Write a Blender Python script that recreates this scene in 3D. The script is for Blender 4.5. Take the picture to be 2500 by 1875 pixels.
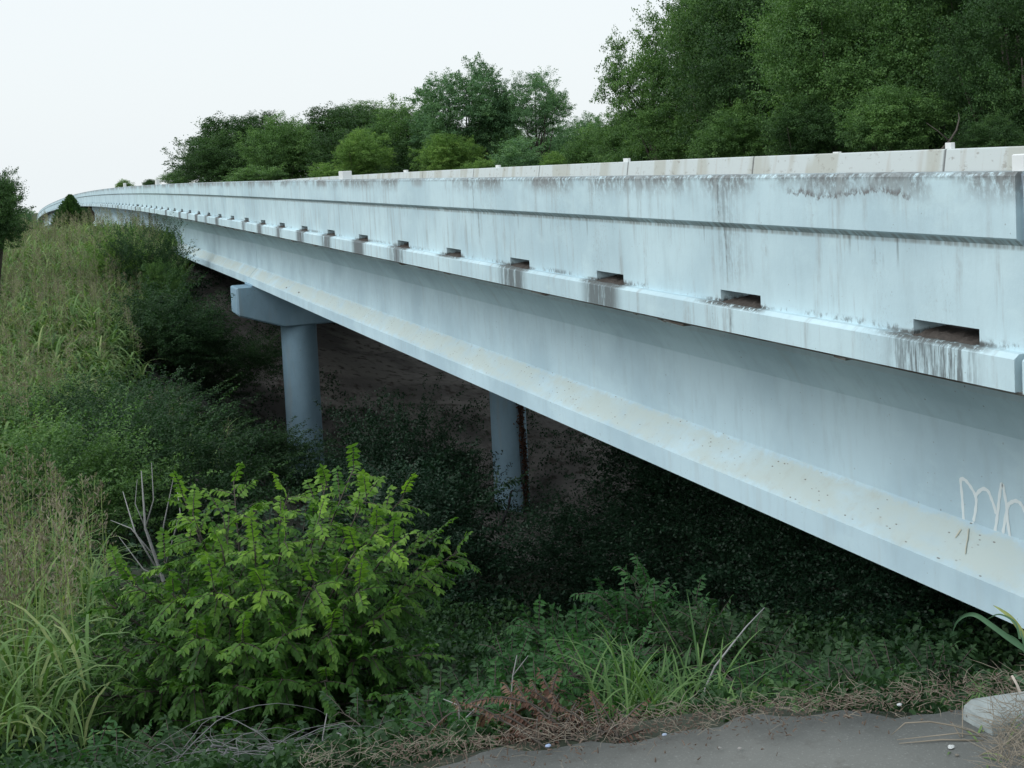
import bpy, math, random
import numpy as np
from mathutils import Matrix, Vector
sc = bpy.context.scene
for o in list(bpy.data.objects): bpy.data.objects.remove(o)
# ------------------------------------------------------------------ camera
W, H_, F_PX, PX0, PY0 = 2500.0, 1875.0, 3000.0, 1250.0, 578.0
ROLL = 0.048
_xc, _yc = (62 - PX0) / F_PX, (PY0 - 447) / F_PX
_x0 = _xc * math.cos(ROLL) + _yc * math.sin(ROLL)
_y0 = -_xc * math.sin(ROLL) + _yc * math.cos(ROLL)
PITCH = math.atan(_y0)
YAW = math.atan2(-_x0, math.cos(PITCH) + _y0 * math.sin(PITCH))
hz = np.array([math.sin(YAW), math.cos(YAW), 0.0]); zz = np.array([0, 0, 1.0])
FW = hz * math.cos(PITCH) - zz * math.sin(PITCH)
R0 = np.array([math.cos(YAW), -math.sin(YAW), 0.0])
U0 = hz * math.sin(PITCH) + zz * math.cos(PITCH)
RT = R0 * math.cos(ROLL) - U0 * math.sin(ROLL)
UP = U0 * math.cos(ROLL) + R0 * math.sin(ROLL)
cd = bpy.data.cameras.new("camera"); cam = bpy.data.objects.new("camera", cd); sc.collection.objects.link(cam)
cd.sensor_width = 36.0; cd.lens = 36.0 * F_PX / W
cd.shift_x = 0.0; cd.shift_y = -(H_ / 2 - PY0) / W
cd.clip_start = 0.1; cd.clip_end = 6000
m = Matrix.Identity(4)
for i in range(3): m[i][0] = RT[i]; m[i][1] = UP[i]; m[i][2] = -FW[i]
cam.matrix_world = m
sc.camera = cam
def P(px, py, depth):
    return FW * depth + RT * ((px - PX0) / F_PX * depth) + UP * ((PY0 - py) / F_PX * depth)
def RAY(px, py):
    return FW + RT * ((px - PX0) / F_PX) + UP * ((PY0 - py) / F_PX)
def onX(px, py, X):
    r = RAY(px, py); return r * (X / r[0])
def onZ(px, py, Z):
    r = RAY(px, py); return r * (Z / r[2])
# ------------------------------------------------------------------ world and sun
SUN_EL, SUN_AZ = math.radians(40), math.radians(-97)      # azimuth from +Y towards +X
wd = bpy.data.worlds.new("World"); sc.world = wd; wd.use_nodes = True
nt = wd.node_tree; bg = nt.nodes["Background"]
sky = nt.nodes.new("ShaderNodeTexSky"); sky.sky_type = 'NISHITA'; sky.sun_disc = False
sky.sun_elevation = SUN_EL; sky.sun_rotation = SUN_AZ
sky.air_density = 1.0; sky.dust_density = 4.0; sky.ozone_density = 1.0
mx = nt.nodes.new("ShaderNodeMix"); mx.data_type = 'RGBA'; mx.inputs[0].default_value = 0.86
nt.links.new(sky.outputs[0], mx.inputs[6])
mx.inputs[7].default_value = (9.95, 10.6, 10.85, 1)          # the even overcast veil
nt.links.new(mx.outputs[2], bg.inputs[0]); bg.inputs[1].default_value = 0.1
sd = bpy.data.lights.new("sun", 'SUN'); sd.energy = 1.5; sd.angle = math.radians(40); sd.color = (0.93, 0.97, 1.0)
so = bpy.data.objects.new("sun", sd); sc.collection.objects.link(so)
sdir = Vector((math.sin(SUN_AZ) * math.cos(SUN_EL), math.cos(SUN_AZ) * math.cos(SUN_EL), math.sin(SUN_EL)))
so.rotation_euler = sdir.to_track_quat('Z', 'Y').to_euler()
so.location = sdir * 50
sc.view_settings.view_transform = 'Standard'; sc.view_settings.look = 'None'
sc.view_settings.exposure = 0.0; sc.view_settings.gamma = 1.0
sc.cycles.use_denoising = True
sc.cycles.max_bounces = 6; sc.cycles.diffuse_bounces = 3; sc.cycles.transmission_bounces = 3
# ------------------------------------------------------------------ helpers
def link(o): sc.collection.objects.link(o); return o
def tag(o, label=None, cat=None, group=None, kind=None):
    for k, v in (('label', label), ('category', cat), ('group', group), ('kind', kind)):
        if v: o[k] = v
    return o
def empty(name, loc=(0, 0, 0)):
    o = bpy.data.objects.new(name, None); o.location = loc; o.empty_display_size = 0.3; return link(o)
def mesh_np(name, V, Fq, mat, parent=None, tint=None, smooth=False, mats=None, midx=None):
    """V Nx3, Fq list of index arrays (Mx3 or Mx4); world coordinates"""
    if not isinstance(Fq, (list, tuple)): Fq = [Fq]
    V = np.asarray(V, dtype=np.float32)
    if parent is not None: V = V - np.array(parent.matrix_basis.translation, dtype=np.float32)
    me = bpy.data.meshes.new(name)
    loops = np.concatenate([f.reshape(-1) for f in Fq]).astype(np.int32)
    tot = np.concatenate([np.full(len(f), f.shape[1], np.int32) for f in Fq])
    st = np.concatenate([[0], np.cumsum(tot)[:-1]]).astype(np.int32)
    me.vertices.add(len(V)); me.vertices.foreach_set("co", V.reshape(-1))
    me.loops.add(len(loops)); me.loops.foreach_set("vertex_index", loops)
    me.polygons.add(len(tot)); me.polygons.foreach_set("loop_start", st); me.polygons.foreach_set("loop_total", tot)
    for mm in (mats or [mat]): me.materials.append(mm)
    if midx is not None: me.polygons.foreach_set("material_index", np.asarray(midx, np.int32))
    if smooth: me.polygons.foreach_set("use_smooth", np.ones(len(tot), bool))
    me.update(calc_edges=True)
    if tint is not None:
        a = me.attributes.new("tint", 'FLOAT', 'FACE'); a.data.foreach_set("value", np.asarray(tint, np.float32))
    o = bpy.data.objects.new(name, me)
    if parent is not None: o.parent = parent
    return link(o)
class MB:
    def __init__(s): s.v = []; s.f = []; s.m = []; s.cm = 0
    def quad(s, a, b, c, d): n = len(s.v); s.v += [a, b, c, d]; s.f.append((n, n+1, n+2, n+3)); s.m.append(s.cm)
    def box(s, x0, x1, y0, y1, z0, z1, c=0.0):
        """box with optionally chamfered vertical and horizontal edges"""
        if c <= 0:
            p = [(x, y, z) for z in (z0, z1) for x, y in ((x0, y0), (x1, y0), (x1, y1), (x0, y1))]
            s.hexa(p); return
        rings = []
        for z, i in ((z0, c), (z0 + c, 0), (z1 - c, 0), (z1, c)):
            a0, a1, b0, b1 = x0 + i, x1 - i, y0 + i, y1 - i
            rings.append([(a0 + c, b0, z), (a1 - c, b0, z), (a1, b0 + c, z), (a1, b1 - c, z), (a1 - c, b1, z), (a0 + c, b1, z), (a0, b1 - c, z), (a0, b0 + c, z)])
        s.loft(rings, True, True)
    def hexa(s, p):
        n = len(s.v); s.v += list(p)
        for q in ((0, 3, 2, 1), (4, 5, 6, 7), (0, 1, 5, 4), (1, 2, 6, 5), (2, 3, 7, 6), (3, 0, 4, 7)):
            s.f.append(tuple(n + i for i in q)); s.m.append(s.cm)
    def loft(s, rings, closed=True, caps=False):
        n = len(s.v); k = len(rings[0])
        for r in rings: s.v += [tuple(q) for q in r]
        for i in range(len(rings) - 1):
            for j in range(k if closed else k - 1):
                a = n + i*k + j; b = n + i*k + (j+1) % k
                s.f.append((a, b, b + k, a + k)); s.m.append(s.cm)
        if caps:
            s.f.append(tuple(n + j for j in reversed(range(k)))); s.m.append(s.cm)
            s.f.append(tuple(n + (len(rings)-1)*k + j for j in range(k))); s.m.append(s.cm)
    def tube(s, pts, rad, n=6, caps=True):
        pts = [np.asarray(p, float) for p in pts]
        if not hasattr(rad, '__len__'): rad = [rad] * len(pts)
        rings = []; up = None
        for i, p in enumerate(pts):
            d = pts[min(i+1, len(pts)-1)] - pts[max(i-1, 0)]; d = d / (np.linalg.norm(d) + 1e-9)
            if up is None:
                up = np.cross(d, [0.31, 0.2, 0.93]);
                if np.linalg.norm(up) < 1e-3: up = np.cross(d, [1, 0, 0])
            up = up - d * np.dot(up, d); up /= np.linalg.norm(up) + 1e-9
            b = np.cross(d, up)
            rings.append([tuple(p + rad[i] * (math.cos(2*math.pi*j/n) * up + math.sin(2*math.pi*j/n) * b)) for j in range(n)])
        s.loft(rings, True, caps)
    def build(s, name, mat, parent=None, smooth=False, mats=None, world=True, autos=None):
        me = bpy.data.meshes.new(name)
        off = Vector(parent.matrix_basis.translation) if (parent is not None and world) else Vector((0, 0, 0))
        me.from_pydata([tuple(Vector(v) - off) for v in s.v], [], s.f)
        for mm in (mats or [mat]): me.materials.append(mm)
        me.polygons.foreach_set("material_index", s.m)
        if smooth: me.polygons.foreach_set("use_smooth", [True] * len(s.f))
        me.update()
        if autos: me.set_sharp_from_angle(angle=math.radians(autos))
        o = bpy.data.objects.new(name, me)
        if parent is not None: o.parent = parent
        return link(o)
# ---- node helpers
class NB:
    def __init__(s, name):
        s.mat = bpy.data.materials.new(name); s.mat.use_nodes = True; s.t = s.mat.node_tree
        s.b = s.t.nodes["Principled BSDF"]; s.out = s.t.nodes["Material Output"]
        s.b.inputs["Specular IOR Level"].default_value = 0.25
    def n(s, typ, **kw):
        nd = s.t.nodes.new(typ)
        for k, v in kw.items(): setattr(nd, k, v)
        return nd
    def put(s, sock, v):
        if isinstance(v, bpy.types.NodeSocket): s.t.links.new(v, sock)
        else: sock.default_value = v
    def m(s, op, a, b=None, c=None, clamp=False):
        nd = s.n("ShaderNodeMath", operation=op); nd.use_clamp = clamp
        s.put(nd.inputs[0], a)
        if b is not None: s.put(nd.inputs[1], b)
        if c is not None: s.put(nd.inputs[2], c)
        return nd.outputs[0]
    def ss(s, x, a, b):       # ramp from 0 at a to 1 at b (works for a > b too)
        nd = s.n("ShaderNodeMapRange", interpolation_type='SMOOTHSTEP')
        s.put(nd.inputs[0], x)
        if a < b:
            nd.inputs[1].default_value = a; nd.inputs[2].default_value = b; nd.inputs[3].default_value = 0; nd.inputs[4].default_value = 1
        else:
            nd.inputs[1].default_value = b; nd.inputs[2].default_value = a; nd.inputs[3].default_value = 1; nd.inputs[4].default_value = 0
        return nd.outputs[0]
    def mix(s, f, a, b, mode='MIX'):
        nd = s.n("ShaderNodeMix", data_type='RGBA', blend_type=mode)
        s.put(nd.inputs[0], f); s.put(nd.inputs[6], a); s.put(nd.inputs[7], b); return nd.outputs[2]
    def pos(s, scale=(1, 1, 1), off=(0, 0, 0)):
        g = s.n("ShaderNodeNewGeometry"); mp = s.n("ShaderNodeMapping")
        s.t.links.new(g.outputs["Position"], mp.inputs[0]); mp.inputs[3].default_value = scale; mp.inputs[1].default_value = off
        return mp.outputs[0]
    def xyz(s):
        g = s.n("ShaderNodeNewGeometry"); q = s.n("ShaderNodeSeparateXYZ"); s.t.links.new(g.outputs["Position"], q.inputs[0]); return q.outputs
    def noise(s, vec, scale=1.0, detail=4, rough=0.55, out=0):
        nd = s.n("ShaderNodeTexNoise"); s.t.links.new(vec, nd.inputs["Vector"])
        nd.inputs["Scale"].default_value = scale; nd.inputs["Detail"].default_value = detail; nd.inputs["Roughness"].default_value = rough
        return nd.outputs[out]
    def bump(s, h, strength=0.3, dist=0.01):
        nd = s.n("ShaderNodeBump"); nd.inputs["Strength"].default_value = strength; nd.inputs["Distance"].default_value = dist
        s.put(nd.inputs["Height"], h); s.t.links.new(nd.outputs[0], s.b.inputs["Normal"])
    def col(s, c): s.put(s.b.inputs["Base Color"], c)
def C(r, g, b): return (r, g, b, 1.0)
def drop(y): return 9.2e-5 * max(0.0, y - 15.0) ** 2
TOP = -0.19
LX = [0, 60, 106, 172, 220, 275, 330, 420]; LS = [0, 0, .33, .95, 2.1, 2.9, 2.75, 2.6]
def lat(y): return -float(np.interp(y, LX, LS)) if y < 60 or y > 400 else -float(np.mean([np.interp(y + q, LX, LS) for q in (-24, -16, -8, 0, 8, 16, 24)]))
Q = TOP
S_SLOT = None
# slot stations from the photograph
ya = onX(2390, 835, 4.85)[1]; yb = onX(1856, 749, 4.85)[1]; yc = onX(1294, 655, 4.85)[1]; ye = onX(1125, 628, 4.85)[1]
S_SLOT = (ye - ya) / 4.0; Y_SLOT = ya        # near end of the slots
W_SLOT = S_SLOT * 0.25
print("slots", ya, yb, yc, ye, S_SLOT)
Y_END = onX(2486, 600, 4.80)[1]; print("joint y", Y_END)
# ---- concrete materials
CONC = C(.58, .745, .80)
def conc_base(nb, k=1.0, light=CONC):
    n1 = nb.noise(nb.pos((1, .6, .6)), 1.3, 5); n2 = nb.noise(nb.pos((1, 1, .25)), 9.0, 4)
    c = nb.mix(nb.ss(n1, .35, .7), light, C(light[0]*.80, light[1]*.825, light[2]*.845))
    c = nb.mix(nb.m('MULTIPLY', nb.ss(n2, .48, .75), .32), c, C(light[0]*.72, light[1]*.72, light[2]*.72))
    c = nb.mix(nb.m('MULTIPLY', nb.ss(nb.noise(nb.pos((1, .5, 1), (7, 3, 2)), 3.2, 6, .7), .52, .70), .30), c, C(light[0]*1.12, light[1]*1.10, light[2]*1.06))
    v0 = nb.n('ShaderNodeTexVoronoi'); nb.t.links.new(nb.pos(), v0.inputs['Vector']); v0.inputs['Scale'].default_value = 17
    c = nb.mix(nb.m('MULTIPLY', nb.ss(v0.outputs['Distance'], .10, .06), nb.m('MULTIPLY', nb.ss(nb.noise(nb.pos(), 2.4, 2), .5, .6), .5)), c, C(.2, .22, .22))
    return c
def hrel(nb):
    x, y, z = nb.xyz()
    d = nb.m('MAXIMUM', nb.m('SUBTRACT', y, 15.0), 0.0)
    return x, y, nb.m('ADD', nb.m('SUBTRACT', z, TOP), nb.m('MULTIPLY', nb.m('MULTIPLY', d, d), 9.2e-5))
def mat_parapet():
    nb = NB("painted_concrete_parapet"); c = conc_base(nb)
    x, y, h = hrel(nb)
    grime = C(.13, .14, .14); soft = C(.36, .41, .42)
    streak = nb.noise(nb.pos((1, 9, .8)), 1.0, 5, .65); streak2 = nb.noise(nb.pos((1, 22, 1.6)), 1.0, 4, .6)
    blot = nb.noise(nb.pos((1, 1, 1)), 1.1, 5, .6); fine = nb.noise(nb.pos((1, 1, .7)), 26.0, 4, .7)
    # dark growth below the top edge, in patches
    t1 = nb.m('MULTIPLY', nb.ss(h, -.22, -.015), nb.ss(blot, .38, .56)); t1 = nb.m('MULTIPLY', t1, nb.ss(nb.m('ADD', fine, nb.m('MULTIPLY', streak, .8)), .66, .98))
    tw_ = nb.m('MULTIPLY', nb.ss(h, -.14, -.06), nb.ss(nb.noise(nb.pos((1, .9, .5), (0, 4.3, 0)), 1.0, 4, .6), .52, .60)); c = nb.mix(nb.m('MULTIPLY', tw_, .6), c, C(.27, .28, .28))
    c = nb.mix(nb.m('MULTIPLY', t1, .95, clamp=True), c, C(.20, .21, .21))
    t0 = nb.m('MULTIPLY', nb.ss(h, -.05, -.012), nb.ss(fine, .35, .62)); c = nb.mix(nb.m('MULTIPLY', t0, .75), c, grime)
    t9 = nb.m('MULTIPLY', nb.ss(nb.noise(nb.pos((1, 1, .6), (0, 2, 1)), 1.6, 3), .56, .68), nb.ss(nb.noise(nb.pos((1, 1.6, .8)), 34, 4, .75), .55, .66)); c = nb.mix(nb.m('MULTIPLY', t9, .5), c, C(.27, .31, .32))
    # soft vertical runs over the whole face
    t2 = nb.m('MULTIPLY', nb.ss(streak, .50, .70), nb.ss(nb.m('ADD', blot, nb.m('MULTIPLY', fine, .4)), .52, .80)); c = nb.mix(nb.m('MULTIPLY', t2, .75), c, soft)
    # line under the ledge and drips from it
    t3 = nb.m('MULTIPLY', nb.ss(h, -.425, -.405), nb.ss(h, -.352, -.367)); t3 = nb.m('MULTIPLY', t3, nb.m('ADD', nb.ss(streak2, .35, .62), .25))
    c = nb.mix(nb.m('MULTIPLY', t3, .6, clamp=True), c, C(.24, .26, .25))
    t4 = nb.m('MULTIPLY', nb.ss(h, -.62, -.40), nb.ss(h, -.38, -.40)); t4 = nb.m('MULTIPLY', t4, nb.m('MULTIPLY', nb.ss(streak2, .555, .68), nb.ss(nb.noise(nb.pos((1, 1, .2)), .9, 3), .42, .6))); c = nb.mix(nb.m('MULTIPLY', t4, .75), c, grime)
    # dirt at the foot of the wall and the curb top
    t5 = nb.m('MULTIPLY', nb.ss(h, -.965, -.945), nb.ss(h, -.90, -.94)); t5 = nb.m('MULTIPLY', t5, nb.ss(nb.m('ADD', blot, fine), .98, 1.18)); c = nb.mix(nb.m('MULTIPLY', t5, .7), c, grime)
    # stains below the slots
    k = nb.m('DIVIDE', nb.m('SUBTRACT', y, Y_SLOT), S_SLOT); fr = nb.m('FRACT', nb.m('ADD', k, .2)); cell = nb.m('FLOOR', nb.m('ADD', k, .2))
    wn = nb.n("ShaderNodeTexWhiteNoise", noise_dimensions='1D'); nb.t.links.new(cell, wn.inputs["W"])
    pulse = nb.m('MULTIPLY', nb.ss(fr, .12, .24), nb.ss(fr, .56, .42))
    band = nb.ss(h, -.925, -.95)
    t6 = nb.m('MULTIPLY', nb.m('MULTIPLY', pulse, band), nb.ss(nb.m('ADD', nb.m('ADD', nb.m('MULTIPLY', nb.noise(nb.pos((1, 15, 1.2)), 1.0, 5, .7), .75), nb.m('MULTIPLY', nb.noise(nb.pos((1, 60, 9)), 1.0, 4, .7), .28)), nb.m('MULTIPLY', wn.outputs[0], .30)), .60, .76))
    c = nb.mix(nb.m('MULTIPLY', t6, .92), c, C(.13, .15, .155))
    t6b = nb.m('MULTIPLY', nb.m('MULTIPLY', nb.m('MULTIPLY', nb.ss(fr, .10, .2), nb.ss(fr, .62, .46)), nb.m('MULTIPLY', nb.ss(h, -.99, -.965), nb.ss(h, -.93, -.95))), nb.ss(fine, .36, .5)); c = nb.mix(t6b, c, C(.11, .12, .118))
    t6c = nb.m('MULTIPLY', nb.m('MULTIPLY', nb.m('MULTIPLY', nb.ss(fr, .27, .31), nb.ss(fr, .42, .37)), band), nb.m('MULTIPLY', nb.ss(y, 12, 18), nb.ss(wn.outputs[0], .1, .3))); c = nb.mix(nb.m('MULTIPLY', t6c, .85), c, C(.16, .18, .19))
    # one wide grey run with a crack, and a ragged peeling line
    for px, wdt, amt in ((1775, .35, .62), (1163, .10, .35), (2200, .10, .3)):
        y0 = onX(px, 520, 4.83)[1]
        g = nb.m('ABSOLUTE', nb.m('SUBTRACT', y, y0)); g2 = nb.ss(g, wdt, 0.0)
        t7 = nb.m('MULTIPLY', nb.m('MULTIPLY', g2, nb.ss(nb.m('ADD', streak2, nb.m('MULTIPLY', fine, .5)), .62, .95)), nb.ss(h, -.93, -.6) if px < 2000 else nb.ss(h, -.3, -.1))
        c = nb.mix(nb.m('MULTIPLY', t7, amt), c, C(.22, .25, .26))
    for px, wdt in ((1763, .012), (1163, .012), (700, .02)):
        y0 = onX(px, 520, 4.83)[1]
        g = nb.m('ABSOLUTE', nb.m('SUBTRACT', nb.m('ADD', y, nb.m('MULTIPLY', nb.noise(nb.pos(), 6.0, 2), .04)), y0 + .02))
        c = nb.mix(nb.m('MULTIPLY', nb.m('MULTIPLY', nb.ss(g, wdt, .0), nb.ss(fine, .3, .6)), nb.m('MULTIPLY', nb.ss(h, -.94, -.5), .75)), c, grime)
    ya_, yb_ = onX(2225, 490, 4.80)[1], onX(1920, 485, 4.80)[1]
    wav = nb.m('ADD', nb.m('MULTIPLY', nb.noise(nb.pos((1, 1, .01)), 7.0, 4, .75), .17), nb.m('MULTIPLY', nb.noise(nb.pos((1, 1, .01), (3, 9, 1)), 1.4, 2), .10))
    e = nb.m('SUBTRACT', nb.m('ADD', h, .27), wav)
    t8 = nb.m('MULTIPLY', nb.m('MULTIPLY', nb.ss(e, -.006, .004), nb.ss(e, .055, .008)), nb.ss(fine, .36, .58))
    t8 = nb.m('MULTIPLY', t8, nb.m('MULTIPLY', nb.ss(y, ya_ - .03, ya_ + .05), nb.ss(y, yb_ + .03, yb_ - .05)))
    c = nb.mix(nb.m('MULTIPLY', t8, .9), c, C(.17, .165, .165))
    nb.col(c); nb.b.inputs["Roughness"].default_value = .8
    nb.bump(nb.m('ADD', fine, nb.m('MULTIPLY', blot, 2)), .35, .006); return nb.mat
def mat_curb_under():
    nb = NB("raw_concrete"); c = nb.mix(nb.ss(nb.noise(nb.pos(), 3.0, 5), .4, .65), C(.12, .105, .09), C(.26, .27, .26)); nb.col(c)
    nb.b.inputs["Roughness"].default_value = .9; nb.bump(nb.noise(nb.pos(), 20, 5), .5, .01); return nb.mat
def mat_girder(dirt):
    nb = NB("painted_concrete_girder" if not dirt else "weathered_flange_top")
    c = conc_base(nb, light=C(.60, .785, .87))
    sp = nb.noise(nb.pos((1, .8, 1)), 30.0, 2, .5)
    if dirt:
        _x, _y, hf = hrel(nb); nz_ = nb.m('MULTIPLY', nb.m('SUBTRACT', nb.noise(nb.pos((1, .6, 1)), 9.0, 5, .7), .5), .16)
        e_ = nb.m('ADD', hf, nz_); edge = nb.m('MULTIPLY', nb.ss(e_, -2.505, -2.56), nb.ss(e_, -2.80, -2.72))
        c = nb.mix(nb.m('MULTIPLY', nb.m('MULTIPLY', edge, nb.ss(nb.noise(nb.pos((1, .5, 1)), 2.2, 5, .6), .2, .6)), .95), c, C(.57, .665, .645))
        for px, py, ry, rz in ((1050, 858, .09, .035), (1456, 1023, .05, .022), (1066, 868, .05, .02), (730, 712, .12, .02), (700, 700, .1, .02), (1630, 1100, .05, .012)):
            q_ = onX(px, py, 5.86); d1_ = nb.m('DIVIDE', nb.m('SUBTRACT', _y, float(q_[1])), ry); d2_ = nb.m('DIVIDE', nb.m('SUBTRACT', hf, float(q_[2]) - TOP), rz)
            rr_ = nb.m('ADD', nb.m('ADD', nb.m('MULTIPLY', d1_, d1_), nb.m('MULTIPLY', d2_, d2_)), nb.m('MULTIPLY', nb.noise(nb.pos(), 40, 3), .9)); c = nb.mix(nb.m('MULTIPLY', nb.ss(rr_, 1.1, .8), .85), c, C(.08, .06, .055))
        c = nb.mix(nb.m('MULTIPLY', nb.ss(nb.noise(nb.pos(), 6, 5, .7), .5, .75), .30), c, C(.47, .49, .43))
        v = nb.n("ShaderNodeTexVoronoi"); nb.t.links.new(nb.pos((1, .45, 1)), v.inputs["Vector"]); v.inputs["Scale"].default_value = 26
        pit = nb.m('MULTIPLY', nb.ss(v.outputs["Distance"], .19, .10), nb.ss(nb.noise(nb.pos(), 3.1, 3), .46, .56))
        c = nb.mix(nb.m('MULTIPLY', pit, .75), c, C(.10, .08, .06))
    else:
        v = nb.n("ShaderNodeTexVoronoi"); nb.t.links.new(nb.pos(), v.inputs["Vector"]); v.inputs["Scale"].default_value = 9
        c = nb.mix(nb.m('MULTIPLY', nb.ss(v.outputs["Distance"], .085, .05), nb.m('MULTIPLY', nb.ss(nb.noise(nb.pos(), 2.0, 2), .5, .62), .6)), c, C(.12, .13, .13))
        c = nb.mix(nb.m('MULTIPLY', nb.ss(nb.noise(nb.pos((1, 5, .4)), 1.0, 4), .55, .75), .22), c, C(.44, .50, .50))
        x, y, z = nb.xyz()
        c = nb.mix(nb.m('MULTIPLY', nb.m('MULTIPLY', nb.ss(y, 5.5, 8.5), 1.0), 0.0), c, c)
    nb.col(c); nb.b.inputs["Roughness"].default_value = .7; nb.bump(sp, .15, .004); return nb.mat
def mat_column():
    nb = NB("painted_concrete_pier_shaded"); c = conc_base(nb, light=C(.30, .46, .57))  # same paint as the girders; shade from the bridge is put into the colour
    c = nb.mix(nb.m('MULTIPLY', nb.ss(nb.noise(nb.pos((4, 4, .5)), 1.0, 5), .52, .75), .35), c, C(.36, .40, .40))
    v = nb.n("ShaderNodeTexVoronoi"); nb.t.links.new(nb.pos(), v.inputs["Vector"]); v.inputs["Scale"].default_value = 6
    c = nb.mix(nb.m('MULTIPLY', nb.ss(v.outputs["Distance"], .10, .05), .5), c, C(.2, .2, .19))
    nb.col(c); nb.b.inputs["Roughness"].default_value = .75; nb.bump(nb.noise(nb.pos(), 12, 4), .2, .006); return nb.mat
def mat_inner():
    nb = NB("bare_concrete_barrier"); n = nb.noise(nb.pos((1, .8, .15)), 1.1, 2)
    c = nb.mix(nb.ss(n, .42, .50), C(.46, .49, .455), C(.54, .60, .60))
    x, y, h = hrel(nb)
    c = nb.mix(nb.m('MULTIPLY', nb.ss(nb.noise(nb.pos((1, 3.0, 5)), 1.3, 5, .7), .57, .68), .55), c, C(.22, .20, .17))
    c = nb.mix(nb.m('MULTIPLY', nb.ss(nb.noise(nb.pos((1, 5, .6)), 1.0, 4), .55, .7), .35), c, C(.40, .38, .33))
    fr = nb.m('FRACT', nb.m('DIVIDE', nb.m('SUBTRACT', y, onX(2300, 390, 16.1)[1]), onX(1833, 400, 16.1)[1] - onX(2300, 390, 16.1)[1]))
    c = nb.mix(nb.m('MULTIPLY', nb.ss(fr, .014, .004), .8), c, C(.08, .08, .08))
    nb.col(c); nb.b.inputs["Roughness"].default_value = .85; return nb.mat
def flat(name, c, rough=.8, var=.25, sc_=6.0, bump=0):
    nb = NB(name); n = nb.noise(nb.pos(), sc_, 4)
    nb.col(nb.mix(n, C(*[q * (1 - var) for q in c]), C(*[min(1, q * (1 + var)) for q in c]))); nb.b.inputs["Roughness"].default_value = rough
    if bump: nb.bump(n, bump, .01)
    return nb.mat
def leafmat(name, dark, mid, light, trans=.35, rough=.55, spec=.3):
    nb = NB(name); a = nb.n("ShaderNodeAttribute", attribute_name="tint")
    r = nb.n("ShaderNodeValToRGB"); nb.t.links.new(a.outputs["Fac"], r.inputs[0])
    r.color_ramp.elements[0].color = C(*dark); r.color_ramp.elements[1].color = C(*light)
    e = r.color_ramp.elements.new(.5); e.color = C(*mid)
    nb.col(r.outputs[0]); nb.b.inputs["Roughness"].default_value = rough; nb.b.inputs["Specular IOR Level"].default_value = spec
    tr = nb.n("ShaderNodeBsdfTranslucent")
    c2 = nb.mix(1.0, r.outputs[0], C(1.0, 1.15, .55), 'MULTIPLY'); nb.t.links.new(c2, tr.inputs[0])
    ms = nb.n("ShaderNodeMixShader"); ms.inputs[0].default_value = trans
    nb.t.links.new(nb.b.outputs[0], ms.inputs[1]); nb.t.links.new(tr.outputs[0], ms.inputs[2]); nb.t.links.new(ms.outputs[0], nb.out.inputs[0])
    return nb.mat
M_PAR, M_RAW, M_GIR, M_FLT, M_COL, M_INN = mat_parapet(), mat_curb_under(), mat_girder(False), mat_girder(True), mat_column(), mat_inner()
M_MARK = flat("white_marker", (.75, .78, .78), .4, .04)
M_ASPH_DECK = flat("deck_surface", (.20, .19, .18), .9, .2)
M_DEBRIS = flat("slot_debris", (.075, .065, .058), .95, .5, 40, .8)
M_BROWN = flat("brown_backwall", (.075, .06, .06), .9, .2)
M_GRAF = flat("spray_paint", (.84, .93, .95), .5, .03)
M_GRAF2 = flat("spray_paint_drip", (.58, .58, .48), .5, .05)
M_BARK = flat("bark", (.085, .075, .065), .9, .3, 14, .6)
M_TWIG = flat("grey_twig", (.30, .30, .30), .9, .3, 20)
M_STRAW = flat("dry_straw", (.25, .22, .175), .9, .35, 9)
L_TREE_D = leafmat("leaf_dark", (.020, .052, .020), (.053, .120, .038), (.115, .215, .064))
L_TREE_M = leafmat("leaf_mid", (.048, .112, .040), (.115, .225, .070), (.21, .36, .105))
L_TREE_G = leafmat("leaf_grey_green", (.062, .140, .072), (.135, .265, .125), (.24, .40, .18))
L_TREE_Y = leafmat("leaf_yellow_green", (.075, .155, .042), (.165, .30, .075), (.31, .46, .11))
L_SHRUB = leafmat("leaf_shrub", (.015, .044, .018), (.036, .088, .034), (.075, .155, .055))
L_BUSH = leafmat("leaf_bush", (.018, .060, .018), (.075, .185, .034), (.26, .45, .060), .42, .5)
L_SAP = leafmat("leaf_sapling", (.018, .060, .022), (.045, .135, .042), (.11, .25, .07), .38)
L_VINE_SHADED = leafmat("leaf_vine_shaded", (.009, .030, .015), (.016, .048, .024), (.028, .070, .034), .25, .5)  # vine and shrub greens darkened to stand in for shade below the bridge
L_GRASS = leafmat("blade_green", (.060, .135, .044), (.17, .295, .095), (.35, .42, .18), .35)
L_PAN = leafmat("panicle_tan", (.13, .115, .092), (.24, .215, .17), (.40, .36, .29), .3, .9, .1)
L_DEAD = leafmat("dead_frond", (.045, .030, .026), (.13, .075, .058), (.26, .17, .125), .2, .8, .1)
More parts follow.
